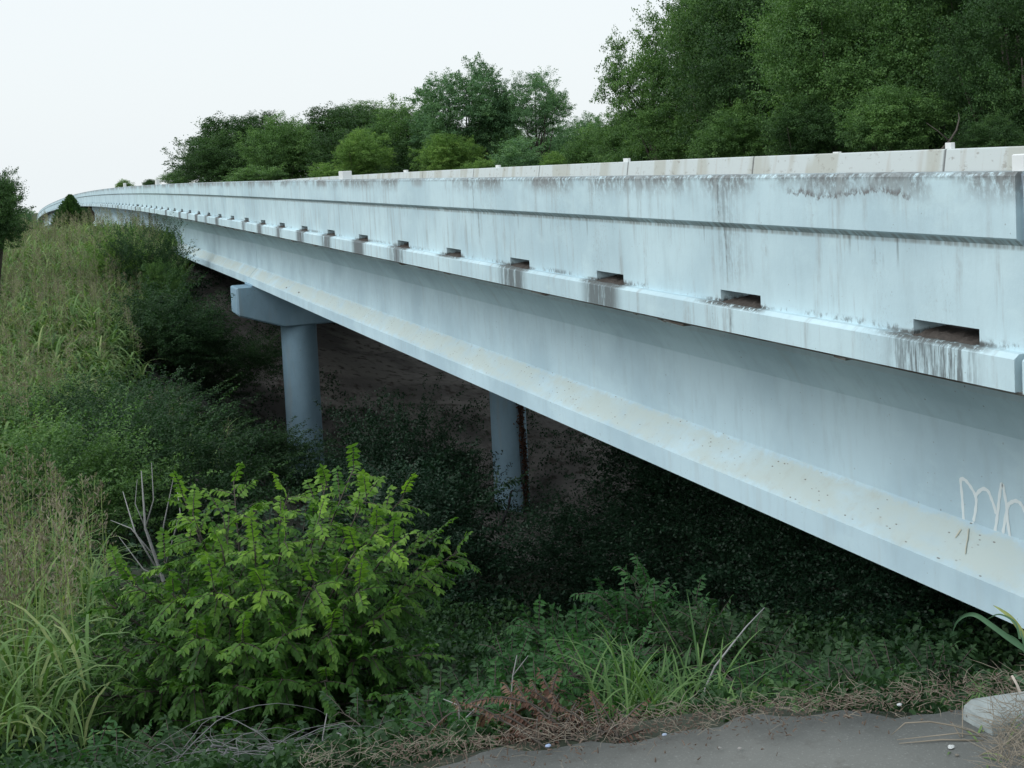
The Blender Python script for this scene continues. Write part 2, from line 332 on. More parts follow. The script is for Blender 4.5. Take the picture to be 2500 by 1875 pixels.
# ------------------------------------------------------------------ terrain
NEAR_Z = -1.75
EA, EB = onZ(1150, 1850, NEAR_Z), onZ(2500, 1698, NEAR_Z)
ed = (EB - EA)[:2]; ed /= np.linalg.norm(ed); en = np.array([-ed[1], ed[0]])
if en @ FW[:2] < 0: en = -en
print("edge", EA, EB, ed)
def edge_s(x, y): return (np.asarray(x) - EA[0]) * en[0] + (np.asarray(y) - EA[1]) * en[1]
def edge_t(x, y): return (np.asarray(x) - EA[0]) * ed[0] + (np.asarray(y) - EA[1]) * ed[1]
ctl = [P(*q) for q in [
 (0, 752, 40), (200, 744, 42), (380, 745, 44), (300, 680, 50), (0, 850, 33), (220, 870, 33), (400, 900, 36), (0, 1080, 25), (250, 1110, 25), (0, 1300, 18), (250, 1330, 18),
 (0, 1560, 12.5), (0, 1900, 8.6), (260, 1900, 8.6), (650, 1880, 8.6), (450, 1400, 15), (560, 1220, 24), (500, 980, 34),
 (1247, 1243, 37.6), (740, 1190, 34.2), (1000, 1480, 20), (1400, 1500, 20), (1800, 1560, 14), (2250, 1650, 8.5), (1500, 1720, 8.0), (1100, 1850, 7.0),
 (445, 640, 51), (900, 850, 48), (1100, 1000, 42), (600, 700, 50), (750, 780, 50), (487, 677, 68), (310, 610, 56)]]
ctl += [np.array(q, float) for q in [(13.5, 35.4, -11.0), (7.1, 35.4, -9.4), (11, 27, -9.9), (12, 4, -3.0), (20, 3, -2.6), (5.8, 4.5, -3.5), (14, 12, -6.3), (25, 20, -8.2), (38, 30, -8.5), (22, 45, -7.6), (35, 60, -7.4), (60, 30, -8), (60, 80, -8),
 (14, 75, -5.5), (14, 110, -6.5), (4, 80, -5.2), (4, 120, -7.8), (0, 160, -9.6), (0, 220, -12.5), (0, 300, -17), (20, 200, -11), (60, 150, -9), (-20, 60, -3.8), (-20, 100, -6), (-40, 60, -4.5),
 (-20, 30, -4.2), (-40, 20, -4.4), (-20, 10, -4.4), (-40, -10, -3.5), (-12, 5, -3.7)]]
for t_ in np.linspace(-14, 16, 9): q = EA[:2] + ed * t_; ctl.append(np.array([q[0] + en[0]*.25, q[1] + en[1]*.25, NEAR_Z - .08]))
ctl = np.array(ctl)
def _phi(a, b):
    d = np.sqrt(((a[:, None, :] - b[None, :, :]) ** 2).sum(-1)); return d
_n = len(ctl); A = np.zeros((_n + 3, _n + 3)); A[:_n, :_n] = _phi(ctl[:, :2], ctl[:, :2]) - 0.02 * np.eye(_n)
A[:_n, _n] = 1; A[:_n, _n+1:] = ctl[:, :2]; A[_n:, :_n] = A[:_n, _n:].T
_w = np.linalg.solve(A, np.concatenate([ctl[:, 2], [0, 0, 0]]))
_g = np.random.default_rng(5).normal(size=(24, 2)); _ph = np.random.default_rng(6).uniform(0, 6.28, 24)
def ground(x, y):
    x = np.atleast_1d(np.asarray(x, float)); y = np.atleast_1d(np.asarray(y, float))
    p = np.stack([x, y], 1); out = np.empty(len(p))
    for i in range(0, len(p), 20000):
        q = p[i:i+20000]; out[i:i+20000] = _phi(q, ctl[:, :2]) @ _w[:_n] + _w[_n] + q @ _w[_n+1:]
    r = np.sqrt(x**2 + y**2)
    far = -11.0 - 0.02 * np.maximum(r - 150, 0)
    k = np.clip((r - 120) / 120, 0, 1); k = k*k*(3-2*k); brid = np.exp(-(x / 25) ** 2)
    out = out * (1 - k) + far * k
    s = edge_s(x, y)
    bump = sum(np.sin(p @ _g[j] * (0.5 + .12*j) + _ph[j]) / (1 + .25*j) for j in range(24)) * .035
    out = out + bump * np.clip(s / 3, 0, 1)
    out = np.minimum(out, NEAR_Z - .06 - np.clip(s, 0, 2) * .18)
    b = np.clip((s - 0.04) / .55, 0, 1)
    out = np.where(s < 0.04, NEAR_Z - .05, NEAR_Z - .05 + (out - NEAR_Z + .05) * b * b * (3 - 2*b))
    # road crest behind the viewer stays level
    return out
def gz(x, y): return float(ground(x, y)[0])
def warp(n, near, far):
    u = np.linspace(-1, 1, n); return np.sign(u) * (near * np.abs(u) + (far - near) * np.abs(u) ** 5)
gx = 8 + warp(420, 60, 2500); gy = 22 + warp(420, 60, 2500)
GX, GY = np.meshgrid(gx, gy, indexing='ij'); GZ = ground(GX.ravel(), GY.ravel())
Vt = np.stack([GX.ravel(), GY.ravel(), GZ], 1); ii = np.arange(420*420).reshape(420, 420)
Ft = np.stack([ii[:-1, :-1], ii[1:, :-1], ii[1:, 1:], ii[:-1, 1:]], -1).reshape(-1, 4)
nb = NB("creek_bank_soil")
c = nb.mix(nb.ss(nb.noise(nb.pos(), .5, 6), .4, .62), C(.105, .100, .096), (.19, .18, .17, 1)); c = nb.mix(nb.ss(nb.noise(nb.pos(), 3.0, 5), .5, .7), c, C(.045, .040, .034))
x_, y_, z_ = nb.xyz()
green = nb.m('MAXIMUM', nb.ss(x_, 3.5, 1.5), nb.m('MAXIMUM', nb.m('MAXIMUM', nb.ss(x_, 19, 22), nb.ss(nb.m('ADD', y_, nb.m('MULTIPLY', nb.noise(nb.pos(), .4, 3), 8)), 32, 27)), nb.ss(y_, 70, 90)))
c = nb.mix(nb.m('MULTIPLY', green, .85), c, nb.mix(nb.noise(nb.pos(), 4.0, 4), C(.012, .022, .012), C(.035, .05, .026)))
nb.col(c); nb.b.inputs["Roughness"].default_value = .95; nb.bump(nb.noise(nb.pos(), 5, 6), .9, .08)
tag(mesh_np("ground", Vt, Ft, nb.mat, smooth=True), kind='structure')
# pavement at the viewer's feet
nb = NB("worn_pavement"); n1 = nb.noise(nb.pos(), 1.2, 5); n2 = nb.noise(nb.pos(), 120, 3, .7)
c = nb.mix(nb.ss(n1, .38, .65), C(.128, .136, .130), C(.168, .174, .164)); c = nb.mix(nb.m('MULTIPLY', nb.ss(n2, .55, .72), .6), c, C(.27, .28, .27))
c = nb.mix(nb.m('MULTIPLY', nb.ss(nb.noise(nb.pos((1, 1, 1)), 14, 5, .7), .55, .7), .35), c, C(.09, .085, .075))
nb.col(c); nb.b.inputs["Roughness"].default_value = .9; nb.bump(n2, .5, .004)
rg = np.random.default_rng(3)
tt = np.linspace(-30, 30, 900); jag = .05 * np.sin(tt * 2.1) + .035 * np.sin(tt * 7.3 + 1) + .018 * np.sin(tt * 23) + .01 * rg.normal(size=900)
rows = []
for k_, s_ in enumerate((None, -.25, -.8, -3.5, -12)):
    sv = jag if s_ is None else np.full(900, s_)
    rows.append(np.stack([EA[0] + ed[0]*tt + en[0]*sv, EA[1] + ed[1]*tt + en[1]*sv, np.full(900, NEAR_Z - (.012 if s_ is None else 0)) + (.004*np.sin(tt*1.3) if s_ is not None else 0)], 1))
rows.insert(0, rows[0] - np.array([0, 0, .12]))
Vp = np.concatenate(rows); ip = np.arange(len(rows)*900).reshape(len(rows), 900)
Fp = np.stack([ip[:-1, :-1], ip[:-1, 1:], ip[1:, 1:], ip[1:, :-1]], -1).reshape(-1, 4)[:, ::-1]
tag(mesh_np("road", Vp, Fp, nb.mat), kind='structure')
# ------------------------------------------------------------------ bridge
bridge = empty("highway_bridge", (11.0, 34.6, -10.0))
tag(bridge, "long white painted concrete highway bridge with stained parapets curving away over the wooded creek", "bridge")
def sta(y0, y1, step): 
    n = max(1, int(math.ceil((y1 - y0) / step))); return [y0 + (y1 - y0) * i / n for i in range(n + 1)]
def sweep(mb, prof, ys, caps=True, closed=True):
    """prof: (x, h) with h relative to the parapet top line"""
    rings = [[(x + lat(y), y, TOP - drop(y) + h) for x, h in prof] for y in ys]
    n0 = len(mb.f); mb.loft(rings, closed, caps); return n0
CUT = -.955; SH = .085
def wob(y, k): return 0.0
def parapet_mesh(y0, y1, x=4.80, sgn=1.0):
    mb = MB()
    up = [(x + .02*sgn, 0.0), (x, -.02), (x, -.350), (x + .05*sgn, -.392), (x + .055*sgn, CUT + SH), (x + .38*sgn, CUT + SH), (x + .28*sgn, -.35), (x + .235*sgn, -.012), (x + .21*sgn, 0.0)]
    sweep(mb, up, sta(y0, y1, 1.0))
    # lower pieces between the drainage slots
    k0 = math.floor((y0 - Y_SLOT) / S_SLOT) - 1; a = y0; segs = []
    y_end = y1
    k = k0
    while True:
        s0 = Y_SLOT + k * S_SLOT; s1 = s0 + W_SLOT; k += 1
        if s1 <= y0 + .1: continue
        if s0 >= y_end - .3: break
        if s0 > a: segs.append((a, s0))
        a = s1
    segs.append((a, y_end))
    for a, b in segs:
        sweep(mb, [(x + .055*sgn, CUT + SH), (x + .055*sgn, CUT - .02), (x + .38*sgn, CUT - .02), (x + .38*sgn, CUT + SH)], sta(a, b, 1.2))
    return mb
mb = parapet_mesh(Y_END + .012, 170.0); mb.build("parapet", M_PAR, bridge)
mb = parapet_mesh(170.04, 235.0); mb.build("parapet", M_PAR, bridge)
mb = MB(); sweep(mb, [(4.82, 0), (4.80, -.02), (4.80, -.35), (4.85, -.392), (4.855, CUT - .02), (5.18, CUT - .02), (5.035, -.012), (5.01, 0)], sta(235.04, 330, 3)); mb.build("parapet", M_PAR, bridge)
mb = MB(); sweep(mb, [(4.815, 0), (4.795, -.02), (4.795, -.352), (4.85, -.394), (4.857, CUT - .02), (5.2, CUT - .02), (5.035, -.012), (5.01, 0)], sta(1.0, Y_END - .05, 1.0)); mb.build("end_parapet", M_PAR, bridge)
mb = MB(); sweep(mb, [(4.84, -.01), (4.875, -.40), (4.875, CUT), (5.2, CUT), (5.0, -.01)], [Y_END - .05, Y_END + .012]); mb.build("expansion_joint", flat("joint_filler", (.30, .36, .42), .9, .1), bridge)
# deck edge (curb) + deck slab
for y0, y1 in ((Y_END + .01, 330.0), (1.0, Y_END - .045)):
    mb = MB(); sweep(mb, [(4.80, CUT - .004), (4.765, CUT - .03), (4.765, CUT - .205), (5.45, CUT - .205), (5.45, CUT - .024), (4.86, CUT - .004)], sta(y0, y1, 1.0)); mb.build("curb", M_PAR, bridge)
mb = MB(); sweep(mb, [(5.452, CUT - .012), (5.452, CUT - .20), (16.4, CUT - .20), (16.4, CUT - .012)], sta(1.0, 330, 2.0)); mb.build("deck_slab", M_ASPH_DECK, bridge)
# raw edge line under the curb
mb = MB(); sweep(mb, [(4.785, CUT - .2055), (4.80, CUT - .225), (5.60, CUT - .225), (5.60, CUT - .2055)], sta(1.0, 330, 1.5))
rgs = np.random.default_rng(8)
for k in range(70):          # ragged leftovers of form boards hanging under the edge
    y = Y_END + rgs.uniform(.5, 60); l = rgs.uniform(.05, .45); d = rgs.uniform(.006, .026)
    zt = TOP - drop(y) + CUT - .226; mb.hexa([(4.80, y, zt - d), (5.0, y, zt - d), (5.0, y + l, zt - d*.4), (4.80, y + l, zt - d*.4), (4.80, y, zt), (5.0, y, zt), (5.0, y + l, zt), (4.80, y + l, zt)])
mb.build("raw_soffit_edge", M_RAW, bridge)
# debris in the slots
for k in range(-1, 44):
    s0 = Y_SLOT + k * S_SLOT
    if s0 < Y_END + .2: continue
    mb = MB(); ring0 = []; ring1 = []
    rings = []
    for j in range(13):
        y = s0 + .012 + (W_SLOT - .024) * j / 12; z = TOP - drop(y) + CUT - .006; xx = lat(y)
        e_ = 0 if j in (0, 12) else 1
        rings.append([(xx + 4.80 + rgs.uniform(0, .04), y, z + .001)] + [(xx + xb, y, z + .004 + e_ * rgs.uniform(.3, 1) * hb) for xb, hb in ((4.85, .012), (4.90, .028), (4.97, .04), (5.05, .05), (5.15, .055))] + [(xx + 5.16, y, z)])
    mb.loft(rings, True, True)
    mb.build("slot_debris", M_DEBRIS, bridge)
# far barrier
XF = 16.1
mb = MB(); sweep(mb, [(XF, CUT), (XF + .05, -.40), (XF + .11, -.02), (XF + .13, 0), (XF + .30, 0), (XF + .32, -.02), (XF + .32, -1.16), (XF + .1, -1.16)], sta(1.0, 330, 1.5)); mb.build("far_barrier", M_INN, bridge)
# girders
Y_J = onX(606, 649, 5.77)[1]; print("pier y", Y_J)
GB = -3.16 - TOP     # girder bottom relative to top line
gp = [(-.355, 0), (-.355, .205), (-.10, .47), (-.10, 1.15), (-.20, 1.32), (-.30, 1.46), (-.30, 1.62)]
gp = gp + [(-x, h) for x, h in reversed(gp)]
stas = [0.9, Y_J, Y_J + 27, Y_J + 54, Y_J + 81, 121.0, 133.0, 160.0, 190.0, 225.0, 265, 325]
def girder(xc, ya, yb, fascia):
    mb = MB(); rings = []
    for y in (ya + .02, yb - .02):
        zb = TOP - drop(y) + GB; zt = TOP - drop(y) + CUT - .226
        rings.append([(xc + lat(y) + x, y, min(zb + h, zt) if h < 1.6 else zt) for x, h in gp])
    n0 = len(mb.f); mb.loft(rings, True, True)
    mb.m[n0 + 1] = 1
    return mb.build("girder", M_GIR, bridge, mats=[M_GIR, M_FLT])
girders = []
for i, xc in enumerate((6.125, 8.35, 10.6, 12.85, 15.1)):
    for a, b in zip(stas[:-1], stas[1:]):
        if b - a < 13: continue
        if a > 150 and i > 0: continue
        g = girder(xc, a, b, i == 0)
        if i == 0: girders.append(g)
# piers
def pier(y, ground_z, full=True, haunch=True, cols=None):
    root = bridge
    zc = TOP - drop(y) + GB - .045
    r = bpy.data.objects.new("pier", None); r.parent = bridge; r.location = Vector((11, y, zc - 6)) - bridge.location; link(r)
    wl = Vector((11, y, zc - 6))
    class _Pr: pass
    def put(mb, name, mat, smooth=False, autos=None):
        mb.v = [tuple(Vector(v) - wl) for v in mb.v]; o = mb.build(name, mat, None, smooth=smooth, autos=autos); o.parent = r; return o
    hw = .56; x0, x1 = XCAP, 19.0
    f = -hw
    ya_, yb_ = y - hw, y + hw
    ch = .04
    xs = [(x0, .03, .74), (x0 + .05, 0, .80), (XC1 - .50, 0, 1.22), (XC1 + 1.1, 0, 1.22), (16.0, 0, 1.22), (x1, 0, .8)]
    rings = [[(x, ya_ + i, zc - d + ch), (x, ya_ + i, zc - i), (x, yb_ - i, zc - i), (x, yb_ - i, zc - d + ch), (x, yb_ - i - ch, zc - d), (x, ya_ + i + ch, zc - d)] for x, i, d in xs]
    mb = MB(); mb.loft(rings, True, True); put(mb, "pier_cap", M_COL)
    mb = MB(); mb.box(x0 + .42, 17.5, ya_ + .003, yb_ - .003, zc + .002, zc + .065, .015); put(mb, "bearing_seat", M_COL)
    for xg in (6.125, 8.35, 10.6, 12.85, 15.1):
        mb = MB()
        for yy in (y - .22, y + .22): mb.box(xg - .28, xg + .28, yy - .1, yy + .1, zc - .002, zc + .11)
        put(mb, "bearing_pad", M_RAW)
    for xc in cols:
        zb = gz(xc, y) - 2.5; mb = MB(); n = 40
        cr2 = .555 if xc == XC2 else .515
        rings = [[(xc + cr2 * math.cos(2*math.pi*j/n), y + cr2 * math.sin(2*math.pi*j/n), z) for j in range(n)] for z in (zb, zc - 1.215)]
        mb.loft(rings, True, True); put(mb, "column", M_COL, True, 40)
XCAP = onX(579, 740, 5.0)[0]
_r = RAY(579, 740); XCAP = (_r * ((Y_J - .56) / _r[1]))[0]
_r = RAY(735, 900); XC1 = (_r * (Y_J / _r[1]))[0]
_r = RAY(1240, 1000); XC2 = (_r * (Y_J / _r[1]))[0]
print("cap", XCAP, XC1, XC2)
pier(Y_J, -9, cols=(XC1, XC2))
for y in (Y_J + 27, Y_J + 54, Y_J + 81): pier(y, -6, cols=(9.6, 14.6))
# brown backwall and the far descending spans
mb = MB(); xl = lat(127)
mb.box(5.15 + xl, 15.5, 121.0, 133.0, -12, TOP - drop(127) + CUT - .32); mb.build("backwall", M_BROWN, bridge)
for y in (160.0, 190.0, 225.0, 265.0): 
    mb = MB(); zc = TOP - drop(y) + GB - .04; mb.box(5.2 + lat(y), 15.5, y - .5, y + .5, zc - 1.1, zc, .05)
    mb.build("far_pier_cap", M_COL, bridge)
    for xc in (6.3, 10.5, 14):
        mb = MB(); n = 16; zb = gz(xc, y) - 1
        mb.loft([[(xc + lat(y) + .5*math.cos(2*math.pi*j/n), y + .5*math.sin(2*math.pi*j/n), z) for j in range(n)] for z in (zb, zc - 1.1)], True, True); mb.build("far_column", M_COL, bridge, True)
# fence-like panel wall beneath the first descending span
# delineator markers along both parapets
def marker(px, py, X, w, h_, t=.05):
    y = onX(px, py, X)[1]; z = TOP - drop(y) - .003
    mb = MB(); mb.box(X - t/2 + lat(y), X + t/2 + lat(y), y - w/2, y + w/2, z, z + h_, .006)
    mb.build("reflector_marker", M_MARK, bridge)
for px, X, w, h_, t in ((843, 4.93, .26, .14, .16), (2501, 4.91, .09, .095, .09), (383, 4.93, .5, .2, .12), (307, 4.93, .5, .2, .12)):
    marker(px, 430 if px != 2493 else 400, X, w, h_, t)
for px, w, h_ in ((989, .45, .10), (1215, .3, .09), (1530, .28, .10), (2044, .18, .03), (2320, .16, .12)):
    marker(px, 380, 16.32, w, h_, .10)
# ladder of graffiti on the nearest girder web: strokes as thin paint ribbons
def zz_(x, y): return (2200 + x / 2.765, 1100 + y / 2.765)
gr_strokes = [[(423, 488), (418, 400), (411, 300), (402, 205), (414, 190), (440, 206), (470, 245), (496, 290), (507, 330), (503, 400), (488, 480)],
 [(498, 320), (520, 282), (555, 258), (588, 275), (608, 320), (628, 375), (641, 430)], [(632, 560), (645, 480), (655, 400), (665, 310), (678, 232), (690, 240), (702, 310), (716, 400), (712, 450)],
 [(688, 560), (702, 480), (722, 375), (745, 350), (775, 340), (805, 355), (830, 395), (850, 460)], [(715, 420), (724, 500), (738, 590)], [(415, 480), (450, 495), (495, 490)], [(620, 560), (650, 562), (664, 560)]]
gi = girders[0]
def ribbon(strokes, X, rad, mat, name):
    mb = MB()
    for si, st in enumerate(strokes):
        w = [X_(q, X) for q in st]; n = len(w); fine_ = []
        for i in range(n - 1):
            p0, p1, p2, p3 = w[max(i-1, 0)], w[i], w[i+1], w[min(i+2, n-1)]
            for f in (0, .2, .4, .6, .8): fine_.append(.5 * ((2*p1) + (-p0+p2)*f + (2*p0-5*p1+4*p2-p3)*f*f + (-p0+3*p1-3*p2+p3)*f**3))
        fine_.append(w[-1]); w = fine_; n = len(w); o = len(mb.v); off = np.array([-.0006 - .0005 * si, 0, 0])
        for i in range(n):
            d = w[min(i+1, n-1)] - w[max(i-1, 0)]; d[0] = 0; L = np.linalg.norm(d) + 1e-9; t = np.array([0, -d[2], d[1]]) / L * rad * (.35 if i in (0, n-1) else 1) * (1 + .15 * math.sin(i * 1.3))
            mb.v += [tuple(w[i] - t + off), tuple(w[i] + t + off)]
            if i: mb.f.append((o + 2*i - 2, o + 2*i - 1, o + 2*i + 1, o + 2*i)); mb.m.append(0)
    mb.v = [tuple(Vector(v) - bridge.location) for v in mb.v]
    o = mb.build(name, mat, None); o.parent = gi; return o
def X_(q, X):
    if X == 'slope':
        # intersect with the sloping top of the bottom flange
        r = RAY(*zz_(*q)); zb = TOP + GB
        # plane through (5.77, zb+.205) and (6.025, zb+.47)
        nx, nz = -.265, .255; p0 = np.array([5.77, 0, zb + .205]); t = (nx*p0[0] + nz*p0[2]) / (nx*r[0] + nz*r[2])
        return r * t + np.array([-.001, 0, .001])
    return onX(*zz_(*q), X)
ribbon(gr_strokes, 6.024, .013, M_GRAF, "graffiti")
for q_ in ([(455, 525), (450, 590), (440, 640), (434, 700)], [(405, 530), (365, 590)]): ribbon([q_], 'slope', .007, M_GRAF2, "graffiti_drip")
# ------------------------------------------------------------------ foliage generators
def leaf_quads(c, a, n, L, Wd):
    """c centres, a axis, n rough normal -> diamond leaf quads"""
    a = a / (np.linalg.norm(a, axis=1, keepdims=True) + 1e-9)
    b = np.cross(n, a); b /= (np.linalg.norm(b, axis=1, keepdims=True) + 1e-9)
    L = np.broadcast_to(np.asarray(L), (len(c),))[:, None]; Wd = np.broadcast_to(np.asarray(Wd), (len(c),))[:, None]
    V = np.stack([c - a*L*.5, c + b*Wd*.5, c + a*L*.5, c - b*Wd*.5], 1).reshape(-1, 3)
    return V, np.arange(len(c)*4).reshape(-1, 4)
def leaf_shape(c, a, n, L, Wd, fold=.25):
    """folded pointed leaves, two quads each"""
    a = a / (np.linalg.norm(a, axis=1, keepdims=True) + 1e-9); b = np.cross(n, a); b /= (np.linalg.norm(b, axis=1, keepdims=True) + 1e-9); u = np.cross(a, b)
    L = L[:, None]; Wd = Wd[:, None]; f = u * Wd * fold
    V = np.stack([c - a*L*.5, c - a*L*.18 + b*Wd*.5 + f, c + a*L*.18 + b*Wd*.38 + f, c + a*L*.5, c + a*L*.18 - b*Wd*.38 + f, c - a*L*.18 - b*Wd*.5 + f], 1).reshape(-1, 3)
    o = (np.arange(len(c)) * 6)[:, None, None]; return V, (o + np.array([[0, 3, 2, 1], [0, 5, 4, 3]])[None]).reshape(-1, 4)
def crown(seed, nlobe, nclus, nleaf, lsize, sig=.07, spread=.70, lr=(.30, .48), flat_=1.0, core=.3, low=-.9, shoot=.16, inner=.55):
    """unit crown: clumps of leaf clusters; returns V, F, tint, lobe centres"""
    g = np.random.default_rng(seed)
    lc = []
    while len(lc) < nlobe:
        p = g.normal(size=3); p /= np.linalg.norm(p); p *= spread * g.uniform(inner, 1); p[2] *= flat_
        if p[2] < low: continue
        lc.append(p)
    lc = np.array(lc); rr = g.uniform(*lr, size=nlobe); lt = g.uniform(-.16, .16, nlobe)
    k = g.integers(0, nlobe, nclus); d = g.normal(size=(nclus, 3)); d /= np.linalg.norm(d, axis=1, keepdims=True)
    d[:, 2] = np.where(d[:, 2] < -.75, -d[:, 2]*.6, d[:, 2])
    rad = np.where(g.random(nclus) < core, g.uniform(.1, .8, nclus), g.uniform(.82, 1.12, nclus))
    cc = lc[k] + d * (rr[k] * rad)[:, None]; ct = np.clip(.45 + lt[k] + g.normal(0, .13, nclus), 0, 1)
    per = max(1, nleaf // nclus); kk = np.repeat(np.arange(nclus), per); N = len(kk)
    c = cc[kk] + g.normal(size=(N, 3)) * (sig * g.uniform(.5, 1.3, nclus))[kk][:, None] * np.array([1, 1, .6])
    dd_ = d + np.array([0, 0, .45]) + g.normal(size=(nclus, 3)) * .45; dd_ /= np.linalg.norm(dd_, axis=1, keepdims=True); u_ = g.random(N)
    sc_l = g.uniform(.2, 1.6, nclus); c = cc[kk] + (c - cc[kk]) * (1.15 - .75 * u_)[:, None] + dd_[kk] * (u_ * shoot * sc_l[kk])[:, None]
    a = g.normal(size=(N, 3)) + d[kk] * .6 + np.array([0, 0, -.25]); n = g.normal(size=(N, 3)) * .75 + np.array([0, 0, .9]) + d[kk] * .5
    V, F = leaf_quads(c, a, n, lsize * g.uniform(.6, 1.3, N), lsize * g.uniform(.35, .7, N))
    return V, F, np.clip(ct[kk] + g.normal(0, .12, N), 0, 1), lc, rr
PROTO = {}
def proto(key, **kw):
    V, F, t, lc, rr = crown(**kw); PROTO[key] = (V, F, t, lc, rr, {})
proto('dense1', seed=1, nlobe=26, nclus=900, nleaf=60000, lsize=.036)
proto('dense2', seed=2, nlobe=26, nclus=1000, nleaf=70000, lsize=.036, lr=(.24, .40))
proto('dense3', seed=3, nlobe=26, nclus=800, nleaf=60000, lsize=.036, lr=(.26, .42))
proto('big1', seed=4, nlobe=34, nclus=2600, nleaf=130000, lsize=.024, sig=.045, lr=(.18, .36), spread=.78)
proto('big2', seed=14, nlobe=30, nclus=2400, nleaf=130000, lsize=.024, sig=.045, lr=(.2, .38), spread=.76)
proto('airy1', seed=5, nlobe=38, nclus=760, nleaf=52000, lsize=.032, sig=.055, lr=(.18, .32), spread=.76, core=.4)
proto('airy2', seed=6, nlobe=34, nclus=640, nleaf=46000, lsize=.032, sig=.055, lr=(.17, .30), spread=.78, core=.4)
proto('round', inner=.85, seed=7, nlobe=46, nclus=1900, nleaf=130000, lsize=.032, sig=.045, lr=(.22, .34), spread=.76, low=-.9)
proto('bush1', seed=8, shoot=.38, nlobe=12, nclus=350, nleaf=22000, lsize=.055, sig=.08, low=-.35)
proto('bush2', seed=9, shoot=.38, nlobe=9, nclus=260, nleaf=18000, lsize=.065, sig=.09, low=-.35)
proto('wild1', seed=31, nlobe=14, nclus=420, nleaf=36000, lsize=.034, sig=.055, low=-.4, shoot=.55, lr=(.2, .45), spread=.75)
proto('wild2', seed=32, nlobe=11, nclus=360, nleaf=34000, lsize=.038, sig=.05, low=-.4, shoot=.6, lr=(.2, .5), spread=.75)
proto('fine', seed=10, nlobe=16, nclus=600, nleaf=45000, lsize=.030, sig=.05)
def proto_mesh(key, mat):
    V, F, t, lc, rr, cache = PROTO[key]
    if mat.name not in cache:
        o = mesh_np("crown", V, F, mat, tint=t); cache[mat.name] = o.data; bpy.data.objects.remove(o)
    return cache[mat.name]
def plant(name, label, cat, key, mat, ctr, r3, base=None, group=None, rot=0.0, trunk_r=None, limbs=7, seed=0, crown_name="crown", lean=(0, 0)):
    """trunk from the ground to the crown centre with limbs to the lobes; crown mesh scaled to r3"""
    ctr = np.asarray(ctr, float)
    bx, by = ctr[0] + lean[0], ctr[1] + lean[1]
    b = np.array([bx, by, gz(bx, by) - .1]) if base is None else np.asarray(base, float)
    root = empty(name, tuple(b)); tag(root, label, cat, group)
    cr = bpy.data.objects.new(crown_name, proto_mesh(key, mat)); cr.parent = root; cr.location = tuple(ctr - b); cr.scale = r3; cr.rotation_euler = (0, 0, rot); link(cr)
    g = np.random.default_rng(seed + 77); mb = MB()
    lc = PROTO[key][3]; cr_, sr_ = math.cos(rot), math.sin(rot)
    tips = [ctr + np.array([(p[0]*r3[0])*cr_ - (p[1]*r3[1])*sr_, (p[0]*r3[0])*sr_ + (p[1]*r3[1])*cr_, p[2]*r3[2]]) for p in lc]
    tr = trunk_r or max(.06, .045 * r3[2])
    top = ctr + np.array([0, 0, (.55 if 'airy' in key else .15) * r3[2]]); h = top - b
    pts = [b + h * t + np.array([g.normal() * .03 * r3[0], g.normal() * .03 * r3[1], 0]) * (t > 0) for t in (0, .25, .5, .75, 1)]
    pts[0] = b
    mb.tube(pts, [tr * 1.25, tr, tr * .8, tr * .5, tr * .15], 8)
    for q in tips[:limbs]:
        t = g.uniform(.35, .7); s = b + h * t; mid = (s + q) / 2 + np.array([0, 0, .06 * r3[2]]) + g.normal(size=3) * .04 * r3[0]
        mb.tube([s, mid, q], [tr * .45, tr * .3, tr * .08], 5)
    mb.build("trunk" if trunk_r is None or trunk_r > .05 else "stem", M_BARK, root, True)
    return root
def tree_px(label, key, mat, px, py, rx, ry, depth, **kw):
    rx *= 1.08; ry *= 1.08
    c = P(px, py, depth); k = depth / F_PX
    name = kw.pop('name', 'broadleaf_tree'); cat = kw.pop('cat', 'tree')
    rd = kw.pop('rd', rx)
    return plant(name, label, cat, key, mat, c, (rx * k, rd * k, ry * k), **kw)
# ------------------------------------------------------------------ trees beyond the bridge
GT = "trees beyond the bridge"
tree_px("tall airy tree with sky showing through its crown, at the woods' left end", 'airy1', L_TREE_M, 1595, 215, 140, 185, 56, seed=1, rot=.4, group=GT)
tree_px("airy treetop cut by the top edge, just right of the woods' end tree", 'airy2', L_TREE_M, 1735, 70, 125, 185, 52, seed=2, rot=2.0, group=GT)
tree_px("dense dark tree filling the space behind the two airy treetops", 'big1', L_TREE_D, 1860, 210, 230, 250, 50, seed=3, rot=1.0, group=GT)
tree_px("broad tree with layered mid green branches, third tall crown from the open sky", 'big2', L_TREE_M, 2070, 190, 250, 250, 40, seed=4, rot=3.2, group=GT)
tree_px("very tall dark tree cut by the top edge above the rightmost barrier marker", 'big1', L_TREE_D, 2290, 90, 290, 300, 42, seed=5, rot=5.0, group=GT)
tree_px("nearest dark tree at the right edge above the end of the parapet", 'big2', L_TREE_D, 2500, 180, 220, 240, 33, seed=6, rot=.9, group=GT)
tree_px("tall crown at the top edge between the layered tree and the airy treetops", 'big2', L_TREE_D, 1960, -60, 200, 200, 55, seed=16, rot=4.1, group=GT)
tree_px("drooping dark crown at the top right corner", 'big1', L_TREE_D, 2450, -110, 230, 170, 37, seed=17, rot=2.6, group=GT)
tree_px("leafy understorey tree leaning over the barrier left of the thin bare branch", 'dense2', L_TREE_M, 2180, 300, 130, 100, 34, seed=7, rot=1.4, group=GT)
tree_px("small understorey tree below the layered crown of the woods", 'dense1', L_TREE_D, 1980, 330, 120, 90, 38, seed=8, rot=2.2, group=GT)
tree_px("bushy mid green tree behind the barrier at the foot of the dense dark tree", 'dense3', L_TREE_M, 1800, 340, 110, 80, 46, seed=9, rot=.2, group=GT)
